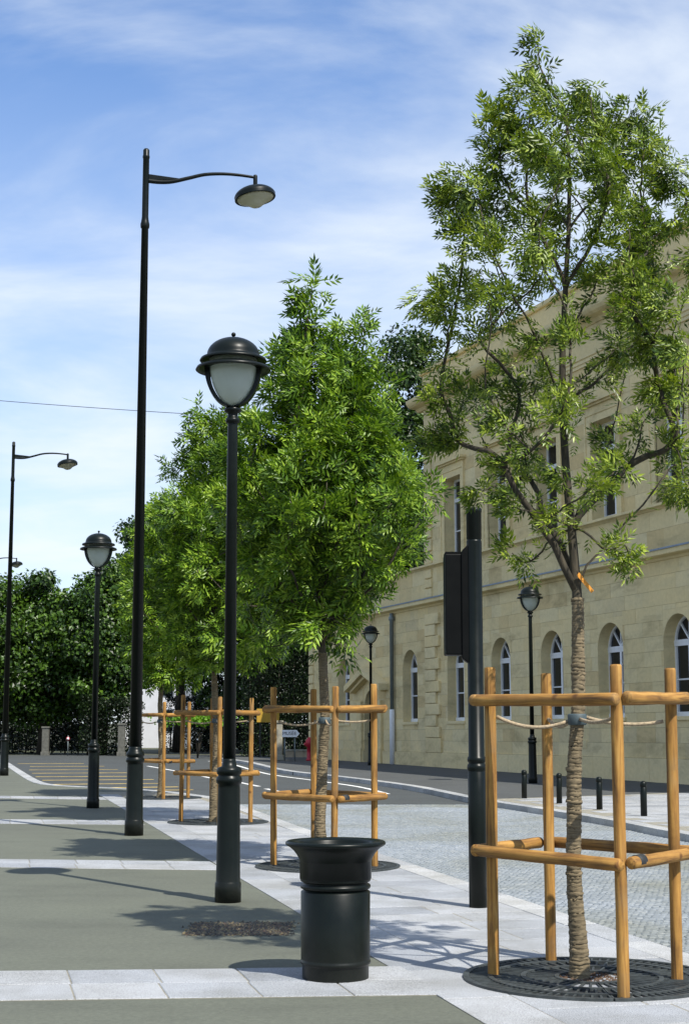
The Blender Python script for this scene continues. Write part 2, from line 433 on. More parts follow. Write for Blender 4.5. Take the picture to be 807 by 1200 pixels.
# ------------------------------------------------------------------ mesh helpers
class MB:
    def __init__(self):
        self.v = []; self.f = []; self.sm = []
    def add(self, vs, fs, smooth=False):
        o = len(self.v)
        self.v += [tuple(p) for p in vs]
        self.f += [tuple(i + o for i in f) for f in fs]
        self.sm += [smooth] * len(fs)
        return self
    def box(self, x0, x1, y0, y1, z0, z1):
        vs = [(x0, y0, z0), (x1, y0, z0), (x1, y1, z0), (x0, y1, z0), (x0, y0, z1), (x1, y0, z1), (x1, y1, z1), (x0, y1, z1)]
        return self.add(vs, [(3, 2, 1, 0), (4, 5, 6, 7), (0, 1, 5, 4), (1, 2, 6, 5), (2, 3, 7, 6), (3, 0, 4, 7)])
    def prism(self, poly, z0, z1):
        n = len(poly)
        vs = [(p[0], p[1], z0) for p in poly] + [(p[0], p[1], z1) for p in poly]
        fs = [tuple(range(n))[::-1], tuple(range(n, 2 * n))] + [(i, (i + 1) % n, n + (i + 1) % n, n + i) for i in range(n)]
        return self.add(vs, fs)
    def extrude_y(self, poly, y0, y1):
        # polygon in (x, z), extruded along y
        n = len(poly)
        vs = [(p[0], y0, p[1]) for p in poly] + [(p[0], y1, p[1]) for p in poly]
        fs = [tuple(range(n)), tuple(range(n, 2 * n))[::-1]] + [(i, n + i, n + (i + 1) % n, (i + 1) % n) for i in range(n)]
        return self.add(vs, fs)
    def lathe(self, prof, n=32, cx=0, cy=0, smooth=True, cap=True):
        vs = []; fs = []
        for (r, z) in prof:
            for k in range(n):
                a = 2 * PI * k / n
                vs.append((cx + r * math.cos(a), cy + r * math.sin(a), z))
        for i in range(len(prof) - 1):
            for k in range(n):
                k2 = (k + 1) % n
                fs.append((i * n + k, i * n + k2, (i + 1) * n + k2, (i + 1) * n + k))
        self.add(vs, fs, smooth)
        o = len(self.v) - len(vs)
        if cap:
            self.f.append(tuple(o + k for k in range(n))[::-1]); self.sm.append(False)
            self.f.append(tuple(o + (len(prof) - 1) * n + k for k in range(n))); self.sm.append(False)
        return self
    def tube(self, pts, radii, n=8, smooth=True, flat=1.0):
        pts = [Vector(p) for p in pts]
        if not isinstance(radii, (list, tuple)):
            radii = [radii] * len(pts)
        vs = []; fs = []
        prev = None
        for i, p in enumerate(pts):
            d = (pts[min(i + 1, len(pts) - 1)] - pts[max(i - 1, 0)])
            if d.length < 1e-9: d = Vector((0, 0, 1))
            d.normalize()
            if prev is None:
                u = d.cross(Vector((0, 0, 1)))
                if u.length < 0.05: u = d.cross(Vector((1, 0, 0)))
            else:
                u = prev - d * prev.dot(d)
            u.normalize(); prev = u.copy()
            w = d.cross(u)
            for k in range(n):
                a = 2 * PI * k / n
                vs.append(p + (u * math.cos(a) + w * math.sin(a) * flat) * radii[i])
        for i in range(len(pts) - 1):
            for k in range(n):
                k2 = (k + 1) % n
                fs.append((i * n + k, i * n + k2, (i + 1) * n + k2, (i + 1) * n + k))
        fs.append(tuple(range(n))[::-1])
        fs.append(tuple((len(pts) - 1) * n + k for k in range(n)))
        return self.add(vs, fs, smooth)
    def mesh(self, name, mat):
        me = bpy.data.meshes.new(name)
        me.from_pydata(self.v, [], self.f)
        me.polygons.foreach_set('use_smooth', self.sm)
        me.materials.append(M[mat])
        me.update()
        return me
    def build(self, name, mat, parent=None, loc=None, bevel=0.0):
        o = bpy.data.objects.new(name, self.mesh(name, mat))
        COL.objects.link(o)
        if parent is not None: o.parent = parent
        if loc is not None: o.location = loc
        if bevel:
            bv = o.modifiers.new('bevel', 'BEVEL'); bv.width = bevel; bv.segments = 2; bv.limit_method = 'ANGLE'
        return o

def np_mesh(name, verts, faces_flat, loop_tot, mat, parent=None, smooth=False, tone=None):
    me = bpy.data.meshes.new(name)
    nv = len(verts); nf = len(loop_tot)
    me.vertices.add(nv); me.vertices.foreach_set('co', np.asarray(verts, np.float32).ravel())
    me.loops.add(len(faces_flat)); me.loops.foreach_set('vertex_index', np.asarray(faces_flat, np.int32))
    me.polygons.add(nf)
    st = np.concatenate([[0], np.cumsum(loop_tot)[:-1]]).astype(np.int32)
    me.polygons.foreach_set('loop_start', st)
    me.polygons.foreach_set('loop_total', np.asarray(loop_tot, np.int32))
    me.polygons.foreach_set('use_smooth', np.full(nf, smooth))
    me.update(calc_edges=True)
    me.validate()
    me.materials.append(M[mat])
    if tone is not None:
        at = me.attributes.new('tone', 'FLOAT', 'POINT')
        at.data.foreach_set('value', np.asarray(tone, np.float32))
    o = bpy.data.objects.new(name, me)
    COL.objects.link(o)
    if parent is not None: o.parent = parent
    return o

def tag(o, label=None, cat=None, group=None, kind=None):
    if label: o['label'] = label
    if cat: o['category'] = cat
    if group: o['group'] = group
    if kind: o['kind'] = kind
    return o

def thing(name, loc, label, cat, group=None, rz=0.0):
    o = bpy.data.objects.new(name, None)
    o.empty_display_size = 0.3
    COL.objects.link(o)
    o.location = loc
    o.rotation_euler = (0, 0, rz)
    return tag(o, label, cat, group)

def copy_tree(o, parent=None):
    c = o.copy()
    COL.objects.link(c)
    if parent is not None: c.parent = parent
    for ch in list(o.children):
        copy_tree(ch, c)
    return c

def smooth_path(pts, n=8):
    P = [Vector(p) for p in pts]
    out = []
    for i in range(len(P) - 1):
        p0 = P[max(i - 1, 0)]; p1 = P[i]; p2 = P[i + 1]; p3 = P[min(i + 2, len(P) - 1)]
        for k in range(n):
            t = k / n
            out.append(0.5 * ((2 * p1) + (-p0 + p2) * t + (2 * p0 - 5 * p1 + 4 * p2 - p3) * t * t + (-p0 + 3 * p1 - 3 * p2 + p3) * t ** 3))
    out.append(P[-1])
    return out

# ------------------------------------------------------------------ ground, road, plaza, pavements
ST_O = Vector((2.675, 0.0))
ST_U = Vector((-0.2305, 0.973)).normalized()     # along the street
ST_W = Vector((ST_U.y, -ST_U.x))                 # across the street, to the right
def st(a, b):
    p = ST_O + ST_W * a + ST_U * b
    return (p.x, p.y)

ROAD_Z = -0.10
g = MB(); g.add([(-900, -300, -0.125), (900, -300, -0.125), (900, 1500, -0.125), (-900, 1500, -0.125)], [(0, 1, 2, 3)])
tag(g.build('ground', 'ground'), kind='structure')
g = MB(); g.prism([(-70, -12), (14, -12), (14, 78), (-70, 78)], -0.12, ROAD_Z)
road = tag(g.build('road', 'road'), kind='structure')

near_edge = [st(2.08, -3), st(2.08, 12), st(2.08, 22), (-2.15, 30.2), (-2.6, 32.0), (-3.1, 33.3), (-3.8, 34.7), (-4.7, 36.1), (-5.76, 37.15), (-6.6, 37.9), (-7.3, 38.9), (-8.0, 41.0), (-9.55, 46.8), (-12.8, 59.4), (-20, 62.5), (-45, 62.5)]
ne = [Vector((x, y, 0)) for x, y in near_edge]
ne = [ne[0]] + smooth_path(ne[1:-2], 5) + ne[-2:]
g = MB(); g.prism([(p.x, p.y) for p in ne] + [(-45, -3)], -0.15, 0.0)
plaza = tag(g.build('plaza', 'plaza'), kind='structure')

def quad_slab(mb, q, z0, z1, ch=0.006):
    # a slab with chamfered upper edges from 4 plan corners
    c = Vector((sum(p[0] for p in q) / 4, sum(p[1] for p in q) / 4))
    inn = []
    for p in q:
        d = c - Vector(p); L = d.length
        inn.append(Vector(p) + d * (ch / L))
    vs = [(p[0], p[1], z0) for p in q] + [(p[0], p[1], z1 - ch * 0.6) for p in q] + [(p.x, p.y, z1) for p in inn]
    fs = [(8, 9, 10, 11)]
    for i in range(4):
        j = (i + 1) % 4
        fs += [(i, j, 4 + j, 4 + i), (4 + i, 4 + j, 8 + j, 8 + i)]
    mb.add(vs, fs)

def slab(name, q, mat, parent, dz=0.0, z1=0.006, z0=-0.02):
    # counter-clockwise corners
    a = 0
    for i in range(4):
        p, r = q[i], q[(i + 1) % 4]
        a += p[0] * r[1] - p[1] * r[0]
    if a < 0: q = q[::-1]
    mb = MB(); quad_slab(mb, q, z0, z1 + dz)
    return mb.build(name, mat, parent)

# mortar bed under the kerbside slabs
bed = MB(); bed.prism([st(0, 2.0), st(2.05, 2.0), st(2.05, 24), (-2.2, 29.8), (-2.75, 32.0), (-3.3, 33.3), (-4.2, 34.9), st(0, 35.6)], -0.05, 0.0035)
strip = tag(bed.build('pavement', 'mortar'), kind='structure')
J = 0.0045
def jq(c0, c1, c2, c3): return [c0, c1, c2, c3]
def in_plaza_edge(b):
    return 2.08
# border course along the asphalt
b = 2.0
while b < 34.2:
    L = 0.82 + rnd.random() * 0.28
    slab('paving_slab', [st(0.0, b + J), st(0.40, b + J), st(0.40, b + L - J), st(0.0, b + L - J)], 'granite', strip, rnd.uniform(-.001, .0012))
    b += L
# cross courses
b = 2.0; row = 0
while b < 32.5:
    D = 0.52
    a = 0.40
    first = 0.62 if row % 2 else 0.95
    widths = [first]
    while sum(widths) < 1.45 - 0.25:
        widths.append(0.62 + rnd.random() * 0.35)
    k = (1.45 - 0.0) / sum(widths)
    for wd in widths:
        wd *= k
        slab('paving_slab', [st(a + J, b + J), st(a + wd - J, b + J), st(a + wd - J, b + D - J), st(a + J, b + D - J)], 'granite', strip, rnd.uniform(-.001, .0014))
        a += wd
    b += D; row += 1

def offset_line(path, d):
    out = []
    for i, p in enumerate(path):
        t = path[min(i + 1, len(path) - 1)] - path[max(i - 1, 0)]
        t = Vector((t.x, t.y)).normalized()
        out.append(Vector((p.x, p.y)) + Vector((-t.y, t.x)) * d)
    return out

def resample(path, step):
    P = [Vector((p.x, p.y)) for p in path]
    L = [0]
    for i in range(1, len(P)): L.append(L[-1] + (P[i] - P[i - 1]).length)
    n = max(1, int(round(L[-1] / step)))
    out = []
    for k in range(n + 1):
        s = L[-1] * k / n
        i = max(j for j in range(len(L)) if L[j] <= s + 1e-9)
        i = min(i, len(P) - 2)
        t = (s - L[i]) / max(1e-9, L[i + 1] - L[i])
        out.append(P[i].lerp(P[i + 1], t))
    return out

def kerb(path, step, w_in, w_out, z1, parent, mat='kerb'):
    pr = [Vector((p.x, p.y, 0)) for p in resample(path, step)]
    A = offset_line(pr, w_in); B = offset_line(pr, w_out)
    for i in range(len(pr) - 1):
        e = (pr[i + 1] - pr[i]).normalized() * 0.004
        e = Vector((e.x, e.y))
        q = [A[i] + e, B[i] + e, B[i + 1] - e, A[i + 1] - e]
        slab('kerb_stone', [(p.x, p.y) for p in q], mat, parent, rnd.uniform(-.001, .0015), z1=z1, z0=-0.13)

kerb(ne[:-2], 1.0, 0.25, -0.012, 0.009, plaza)

# pale cross bands on the plaza (near right corner, direction to the left, far length)
for (px, py), (dx, dy), wdt, ln in [((0.60, 9.08), (-0.996, -0.075), 1.04, 7.5), ((-1.26, 16.52), (-0.988, 0.13), 1.02, 8.0), ((-3.02, 23.72), (-0.988, 0.12), 1.05, 8.0), ((-4.75, 31.3), (-0.965, 0.26), 1.0, 9.0)]:
    dv = Vector((dx, dy)).normalized()
    p0 = Vector((px, py))
    mb = MB(); q = [p0, p0 + ST_U * wdt, p0 + ST_U * wdt + dv * ln, p0 + dv * ln]
    mb.prism([(p.x, p.y) for p in q], -0.02, 0.003)
    band = tag(mb.build('paving_band', 'mortar'), kind='structure')
    for r_ in range(2):
        x = 0.0
        while x < ln - 0.1:
            L = 0.53 + rnd.uniform(-.015, .015)
            o_ = p0 + ST_U * (wdt * r_ / 2)
            up = ST_U * (wdt / 2)
            e1 = dv * J; e2 = ST_U * J
            q = [o_ + dv * x + e1 + e2, o_ + dv * x + up + e1 - e2, o_ + dv * min(x + L, ln) + up - e1 - e2, o_ + dv * min(x + L, ln) - e1 + e2]
            slab('paving_slab', [(p.x, p.y) for p in q], 'granite', band, rnd.uniform(-.001, .0014), z1=0.008)
            x += L

# setts on the carriageway (thousands: one mass)
g = MB(); g.prism([st(2.0, -2), st(7.4, -2), (2.75, 31.2), (-2.6, 31.5)], ROAD_Z - 0.02, ROAD_Z + 0.006)
tag(g.build('sett_bed', 'sett_joint'), kind='structure')
def build_setts():
    sa, sb = 0.064, 0.060
    A = np.arange(2.11, 7.6, sa); B = np.arange(4.0, 33.5, sb)
    aa, bb = np.meshgrid(A, B)
    rowi = np.arange(len(B))[:, None]
    aa = aa + (rowi % 2) * sa * 0.5 + nrg.normal(0, .004, aa.shape)
    bb = bb + nrg.normal(0, .004, bb.shape) + 0.03 * np.sin(bb * .9 + aa * 3.1) + 0.05 * np.sin(aa * 1.4)[...]
    aa, bb = aa.ravel(), bb.ravel()
    x = ST_O.x + ST_W.x * aa + ST_U.x * bb
    y = ST_O.y + ST_W.y * aa + ST_U.y * bb
    # far kerb line
    ky = np.array([4, 14, 21.58, 24.7, 27.8, 31.8, 36]); kx = np.array([8.6, 6.5, 4.75, 4.25, 3.55, 2.7, 2.0])
    keep = (y < 31.25) & (x < np.interp(y, ky, kx) - 0.05) & (x > -2.25 - (y - 30.2) * 0.25) & (aa > 2.10)
    x, y = x[keep], y[keep]
    n = len(x)
    ha = (sa / 2 - .0016) * nrg.uniform(.92, 1.02, n); hb = (sb / 2 - .0016) * nrg.uniform(.92, 1.02, n)
    zt = ROAD_Z + 0.012 + nrg.normal(0, .0012, n)
    tx, ty = nrg.normal(0, .022, n), nrg.normal(0, .022, n)
    ang = nrg.normal(0, .05, n)
    V = np.zeros((n, 12, 3))
    for k, (i, j) in enumerate([(-1, -1), (1, -1), (1, 1), (-1, 1)]):
        for lvl, (sc, dz) in enumerate([(1.0, -0.030), (1.0, -0.004), (0.82, 0.0)]):
            da = i * ha * sc; db = j * hb * sc
            ca, sn = np.cos(ang), np.sin(ang)
            da2 = da * ca - db * sn; db2 = da * sn + db * ca
            V[:, lvl * 4 + k, 0] = x + ST_W.x * da2 + ST_U.x * db2
            V[:, lvl * 4 + k, 1] = y + ST_W.y * da2 + ST_U.y * db2
            V[:, lvl * 4 + k, 2] = zt + dz + (da * tx + db * ty if lvl else 0)
    F = []
    for i in range(4):
        j = (i + 1) % 4
        F += [[i, j, 4 + j, 4 + i], [4 + i, 4 + j, 8 + j, 8 + i]]
    F.append([8, 9, 10, 11])
    F = np.array(F)
    idx = (F[None] + (np.arange(n) * 12)[:, None, None]).reshape(-1)
    o = np_mesh('cobble_setts', V.reshape(-1, 3), idx, np.full(n * 9, 4), 'sett')
    tag(o, 'small grey granite setts paving the near carriageway', 'setts', kind='stuff')
build_setts()

# far pavement with kerb
FAC_A = Vector((4.129, 51.421)); FAC_T = Vector((-0.33848, 0.94097)); FAC_N = Vector((-0.94097, -0.33848))
def fac(s, off=0.0):
    p = FAC_A + FAC_T * s + FAC_N * off
    return (p.x, p.y)
fk = [Vector((x, y, 0)) for x, y in [(8.6, 4), (6.5, 14), (4.75, 21.58), (4.25, 24.7), (3.55, 27.8), (2.62, 31.8), (1.55, 38.1), (-0.2, 44.5), (-1.98, 50.1), (-3.85, 60.7), (-5.4, 66.8)]]
fk = smooth_path(fk, 5)
mb = MB(); mb.prism([(p.x, p.y) for p in fk][::-1] + [(16.5, 4), fac(-29, -0.5), fac(16.8, -0.5), (-3.0, 69.5), (-5.3, 69.5)][0:0] + [], -1, -1) if False else None
mb = MB(); poly = [(p.x, p.y) for p in fk] + [(-5.0, 69.5), (-1.5, 69.5), fac(16.2, -1.0), fac(-34, -1.0), (24, 4)]
mb.prism(poly[::-1], -0.15, 0.0)
far_walk = tag(mb.build('sidewalk', 'walk'), kind='structure')
kerb(fk, 1.0, 0.012, -0.24, 0.010, far_walk)
# pale paved apron nearest to us
apr = MB(); ap_poly = [(2.95, 31.6), (6.2, 33.6), (8.2, 35.2), (11.6, 36.3), (20, 12), (15, 8), (8.2, 8), (6.6, 14), (4.98, 21.6), (4.5, 24.8), (3.8, 27.9)]
apr.prism(ap_poly, -0.02, 0.0035)
apron = tag(apr.build('paved_apron', 'mortar'), kind='structure')
def inside(poly, x, y):
    c = False; j = len(poly) - 1
    for i in range(len(poly)):
        xi, yi = poly[i]; xj, yj = poly[j]
        if (yi > y) != (yj > y) and x < (xj - xi) * (y - yi) / (yj - yi) + xi: c = not c
        j = i
    return c
cnt = 0
bi = 0
rest = MB()
b = 33.2
while b > 18:
    a = 6.8 + (0.35 if bi % 2 else 0)
    while a < 16:
        q = [st(a + .006, b + .006), st(a + .69, b + .006), st(a + .69, b + .49), st(a + .006, b + .49)]
        if all(inside(ap_poly, *p) for p in q):
            cx_, cy_ = q[0]
            if abs(cx_) < cy_ * 0.235 and cnt < 220:
                slab('paving_slab', q, 'granite', apron, rnd.uniform(-.001, .001), z1=0.009); cnt += 1
            else:
                quad_slab(rest, q if True else q, -0.02, 0.009)
        a += 0.7
    b -= 0.5; bi += 1
tag(rest.build('paving_slabs', 'granite', apron), kind='stuff')

# road markings
def strip_mark(name, pts, w, mat, z=ROAD_Z + 0.004):
    P = [Vector((x, y, 0)) for x, y in pts]
    A = offset_line(P, w / 2); B = offset_line(P, -w / 2)
    mb = MB(); n = len(P)
    mb.add([(p.x, p.y, z) for p in A] + [(p.x, p.y, z) for p in B], [(i, n + i, n + i + 1, i + 1) for i in range(n - 1)])
    return mb.build(name, mat, road)
for p, q in [((-7.42, 58.7), (-5.72, 52.8)), ((-4.5, 48.2), (-3.9, 46.0)), ((-2.95, 43.1), (-2.2, 40.2)), ((-1.95, 38.8), (-1.25, 36.1))]:
    strip_mark('lane_dash', [p, q], 0.13, 'marking')
el = [Vector((x - 0.75, y, 0)) for x, y in [(1.75, 36), (1.1, 40.0), (-0.15, 44.4), (-1.75, 50.0), (-3.6, 60.7), (-5.0, 66)]]
strip_mark('edge_line', [(p.x, p.y) for p in smooth_path(el, 5)], 0.13, 'marking')
for a_, b_ in [((-13.0, 62.0), (-10.4, 62.2)), ((-11.7, 58.0), (-9.0, 58.4)), ((-10.9, 53.9), (-7.9, 54.3)), ((-10.1, 50.4), (-7.1, 50.9)), ((-9.35, 47.2), (-6.2, 47.7)), ((-8.6, 44.4), (-5.5, 45.0)), ((-7.75, 41.5), (-4.9, 42.2)), ((-6.75, 39.2), (-4.25, 39.9)), ((-5.5, 37.7), (-3.7, 38.2))]:
    strip_mark('yellow_stripe', [a_, b_], 0.24, 'yellow')

# ------------------------------------------------------------------ the stone building
TILT = R(0.45)
bld = thing('museum_building', (FAC_A.x, FAC_A.y, 0), 'long pale limestone two-storey building with arched ground floor windows', 'building')
bld.rotation_euler = (0, TILT, math.atan2(FAC_T.y, FAC_T.x))
END_S = 16.6; MAIN_S = 3.55; NEAR_S = -26.0

def bpart(name, mb, mat='stone_a', bevel=0.0, parent=bld):
    return mb.build(name, mat, parent, bevel=bevel)

aw = []      # arched windows: near edge s0 (width 1.4)
for s0 in (11.55, 4.43, 0.34, -3.20, -6.70, -10.18, -13.64, -17.12, -20.6):
    aw.append(s0)
uw = [0.36, -3.16, -6.66, -10.12, -13.58, -17.06, -20.5]
SILL, SPR, TOP = 1.58, 3.50, 4.20
US, UT = 7.14, 9.95
DOOR = (8.47, 9.87)
rects = [(s, s + 1.4, SILL, 4.34) for s in aw] + [(s, s + 1.4, 7.12, UT) for s in uw] + [(DOOR[0], DOOR[1], 0.0, 2.95)]

# core volume
mb = MB(); mb.box(NEAR_S, END_S - .01, -13, -0.45, -1.2, 6.98)
mb.box(NEAR_S + .01, MAIN_S - .01, -12.99, -0.46, 6.985, 14.0)
bpart('core', mb, 'darkwood')
mb = MB(); mb.box(END_S - 0.4, END_S - .004, -13.01, -0.13, -1.2, 6.985); bpart('end_wall', mb)
mb = MB(); mb.box(MAIN_S - 0.4, MAIN_S - .004, -13.0, -0.13, 6.99, 12.8); bpart('gable_wall', mb)

# ashlar courses
def stones():
    big = []
    courses = []
    z = 0.52
    while z < 5.6: courses.append((z, z + 0.395, NEAR_S, END_S)); z += 0.395
    for z in (5.93, 6.46): courses.append((z, z + 0.53, NEAR_S, END_S))
    z = 7.13
    k = (11.68 - 7.13) / 11
    for i in range(11): courses.append((z + k * i, z + k * (i + 1), NEAR_S, MAIN_S))
    for i, (z0, z1, s0, s1) in enumerate(courses):
        s = s1 + (0.0 if i % 2 else 0.45)
        while s > s0:
            L = rnd.choice((0.72, 0.85, 0.95, 1.05, 1.2))
            a, b_ = s - L, min(s, s1)
            a = max(a, s0)
            if b_ - a > 0.02: big.append([a, b_, z0, z1])
            s -= L
    out = []
    for r_ in big:
        pieces = [r_]
        for (a0, a1, h0, h1) in rects:
            nxt = []
            for (a, b_, c, d) in pieces:
                if b_ <= a0 or a >= a1 or d <= h0 or c >= h1:
                    nxt.append([a, b_, c, d]); continue
                if a < a0: nxt.append([a, a0, c, d])
                if b_ > a1: nxt.append([a1, b_, c, d])
                m0, m1 = max(a, a0), min(b_, a1)
                if c < h0: nxt.append([m0, m1, c, h0])
                if d > h1: nxt.append([m0, m1, h1, d])
            pieces = nxt
        out += [p for p in pieces if p[1] - p[0] > .01 and p[3] - p[2] > .01]
    return out
unit = MB(); unit.box(0, 1, -1, 0, 0, 1)
unit_me = unit.mesh('stone', 'stone')
ST = stones()
def stone_px(r_):
    # rough size in the picture and whether it is in view
    s = (r_[0] + r_[1]) / 2
    p = FAC_A + FAC_T * s
    if p.x / p.y > 0.232: return 0
    return (r_[1] - r_[0]) * (r_[3] - r_[2]) / (p.y ** 3)
ST.sort(key=stone_px, reverse=True)
JJ = 0.0028
vs, tone = [], []
mbs = MB()
for i, (a, b_, c, d) in enumerate(ST):
    pr = rnd.uniform(0, .006)
    if i < 300:
        o = bpy.data.objects.new('stone', unit_me)
        COL.objects.link(o); o.parent = bld
        o.location = (a + JJ, pr, c + JJ)
        o.scale = (b_ - a - 2 * JJ, 0.12, d - c - 2 * JJ)
    else:
        mbs.box(a + JJ, b_ - JJ, -0.12 + pr, pr, c + JJ, d - JJ)
        tone += [rnd.random()] * 8
so = mbs.build('stonework', 'stone_a', bld); so['kind'] = 'stuff'
at = so.data.attributes.new('tone', 'FLOAT', 'POINT'); at.data.foreach_set('value', tone)

def stone_part(name, mb, parent=bld, bevel=0.0, t=None):
    o = mb.build(name, 'stone_a', parent, bevel=bevel)
    at = o.data.attributes.new('tone', 'FLOAT', 'POINT')
    tv = rnd.uniform(.35, .85) if t is None else t
    at.data.foreach_set('value', [tv] * len(o.data.vertices))
    return o
for o in bld.children:
    if o.name in ('end_wall', 'gable_wall'):
        at = o.data.attributes.new('tone', 'FLOAT', 'POINT'); at.data.foreach_set('value', [.5] * len(o.data.vertices))

# plinth stones
s = END_S
while s > NEAR_S:
    L = rnd.choice((1.2, 1.35, 1.5))
    a, b_ = max(s - L, NEAR_S), s
    for (x0, x1) in ([(a, min(b_, DOOR[0]))] if a < DOOR[0] else []) + ([(max(a, DOOR[1]), b_)] if b_ > DOOR[1] else []):
        if x1 - x0 > .05:
            mb = MB(); mb.box(x0 + .004, x1 - .004, -0.12, 0.075, -0.6, 0.515)
            stone_part('plinth_stone', mb, bevel=0.012)
    s -= L
# string course, lead flashing, sill course, cornice, parapet
def run(name, s0, s1, prof, mat='stone'):
    # profile of (y, z) swept from s0 to s1
    mb = MB(); n = len(prof)
    mb.add([(s0, y, z) for y, z in prof] + [(s1, y, z) for y, z in prof], [tuple(range(n)), tuple(range(n, 2 * n))[::-1]] + [(i, n + i, n + (i + 1) % n, (i + 1) % n) for i in range(n)])
    if mat == 'stone': return stone_part(name, mb)
    return mb.build(name, mat, bld)
s = END_S + 0.25
while s > NEAR_S:
    L = 1.9
    run('string_course', max(s - L, NEAR_S) + .004, s - .004, [(-.1, 5.63), (.05, 5.63), (.08, 5.69), (.24, 5.72), (.27, 5.74), (.27, 5.895), (-.1, 5.93)])
    s -= L
run('lead_flashing', NEAR_S, END_S + .27, [(-.02, 5.934), (.285, 5.899), (.290, 5.862), (.297, 5.862), (.297, 5.908), (-.02, 5.952)], 'lead')
s = END_S + 0.12
while s > NEAR_S:
    L = 2.1
    run('sill_course', max(s - L, NEAR_S) + .004, s - .004, [(-.12, 6.99), (.03, 6.99), (.06, 7.02), (.17, 7.05), (.17, 7.118), (-.12, 7.126)])
    s -= L
run('architrave', NEAR_S, MAIN_S + .06, [(-.12, 11.68), (.04, 11.68), (.04, 11.78), (.07, 11.78), (.07, 11.88), (.11, 11.90), (.11, 11.96), (-.12, 11.98)])
run('frieze', NEAR_S, MAIN_S + .02, [(-.12, 11.985), (.02, 11.985), (.02, 12.80), (-.12, 12.80)])
run('cornice', NEAR_S, MAIN_S + .5, [(-.12, 12.803), (.06, 12.803), (.10, 12.86), (.14, 12.90), (.36, 12.93), (.44, 12.98), (.50, 13.06), (.52, 13.14), (.52, 13.19), (-.12, 13.26)])
run('parapet', NEAR_S, MAIN_S + .1, [(-.5, 13.262), (.06, 13.262), (.06, 13.36), (.02, 13.38), (.02, 14.10), (-.5, 14.10)])
run('parapet_coping', NEAR_S, MAIN_S + .2, [(-.55, 14.103), (.10, 14.103), (.13, 14.14), (.13, 14.25), (-.55, 14.29)])

# quoins
def quoin_chain(s_in, z0, z1, step, w_long, w_short, hgt, proud):
    z = z0; i = 0
    while z + hgt < z1:
        w_ = w_long if i % 2 == 0 else w_short
        off = 0.06 if i % 2 else 0.0
        mb = MB(); mb.box(s_in - w_ + off * 0, s_in, -0.02, proud, z + .006, z + hgt - .006)
        stone_part('quoin', mb, bevel=0.028)
        z += step; i += 1
quoin_chain(MAIN_S - 0.02, 1.02, 5.6, 0.395, 1.22, 0.92, 0.395, 0.10)
quoin_chain(MAIN_S + 0.004, 7.14, 11.6, 0.46, 0.62, 0.62, 0.42, 0.07)
quoin_chain(MAIN_S + 0.004, 5.95, 6.97, 0.34, 0.62, 0.62, 0.31, 0.07)
quoin_chain(END_S + 0.004, 0.55, 5.6, 0.395, 0.55, 0.55, 0.36, 0.07)
mb = MB(); mb.box(MAIN_S - 1.35, MAIN_S + .0, -.02, .09, 0.518, 1.015); stone_part('pier_base', mb, bevel=.01)

# arched window template: window (frame mesh) > panes; arch stone with its reveal
def arc(cx, cz, r, a0, a1, n):
    return [(cx + r * math.cos(a0 + (a1 - a0) * i / n), cz + r * math.sin(a0 + (a1 - a0) * i / n)) for i in range(n + 1)]
def arch_stone():
    mb = MB(); n = 18
    inner = arc(0.7, SPR, 0.7, 0, PI, n)
    topz = 4.34
    for y in (0.002,):
        pass
    # front spandrel
    vs = []; fs = []
    for (x, z) in inner:
        vs.append((x, 0.003, z)); vs.append((x, 0.003, topz))
    for i in range(n):
        fs.append((2 * i, 2 * i + 1, 2 * i + 3, 2 * i + 2))
    mb.add(vs, fs)
    # reveal: intrados + jambs + sill
    path = [(1.4, SILL)] + inner + [(0.0, SILL)]
    vs = []; fs = []
    for (x, z) in path:
        vs.append((x, 0.003, z)); vs.append((x, -0.46, z))
    for i in range(len(path) - 1):
        fs.append((2 * i, 2 * i + 2, 2 * i + 3, 2 * i + 1))
    mb.add(vs, fs)
    return mb
def arch_window():
    mb = MB(); yb, yf = -0.40, -0.33; fw = 0.065; n = 18
    out_ = [(1.4, SILL + .05)] + arc(0.7, SPR, 0.7, 0, PI, n) + [(0, SILL + .05)]
    inn = [(1.4 - fw, SILL + .05)] + arc(0.7, SPR, 0.7 - fw, 0, PI, n) + [(fw, SILL + .05)]
    vs = []; fs = []
    for (xo, zo), (xi, zi) in zip(out_, inn):
        vs += [(xo, yf, zo), (xi, yf, zi), (xi, yb, zi)]
    for i in range(len(out_) - 1):
        fs += [(3 * i, 3 * i + 1, 3 * i + 4, 3 * i + 3), (3 * i + 1, 3 * i + 2, 3 * i + 5, 3 * i + 4)]
    mb.add(vs, fs)
    mb.box(0.002, 1.398, yb, yf + .012, SPR - .10, SPR + .06)           # transom
    mb.box(0.002, 1.398, yb, yf + .02, SPR - .005, SPR + .03)
    mb.box(0.002, 1.398, yb, yf + .03, SILL + .01, SILL + .13)          # bottom rail
    mb.box(0.65, 0.75, yb, yf + .008, SILL + .13, SPR - .10)            # meeting stiles
    for x0 in (fw, 0.75):
        mb.box(x0, x0 + 0.65 - fw, yb, yf - .01, 2.52, 2.56)
    for ang in (48, 90, 132):
        a = R(ang); c, s_ = math.cos(a), math.sin(a)
        p0 = Vector((0.7, SPR + .03)); d = Vector((c, s_)); nn = Vector((-s_, c)) * 0.021
        q = [p0 + nn, p0 + d * .66 + nn, p0 + d * .66 - nn, p0 - nn]
        mb.extrude_y([(p.x, p.y) for p in q], yb, yf - .005)
    return mb
wm = arch_window().mesh('window', 'white')
def pane_mesh(x0, x1, z0, z1, y=-0.385):
    mb = MB(); mb.box(x0, x1, y - .006, y, z0, z1); return mb.mesh('pane', 'glass')
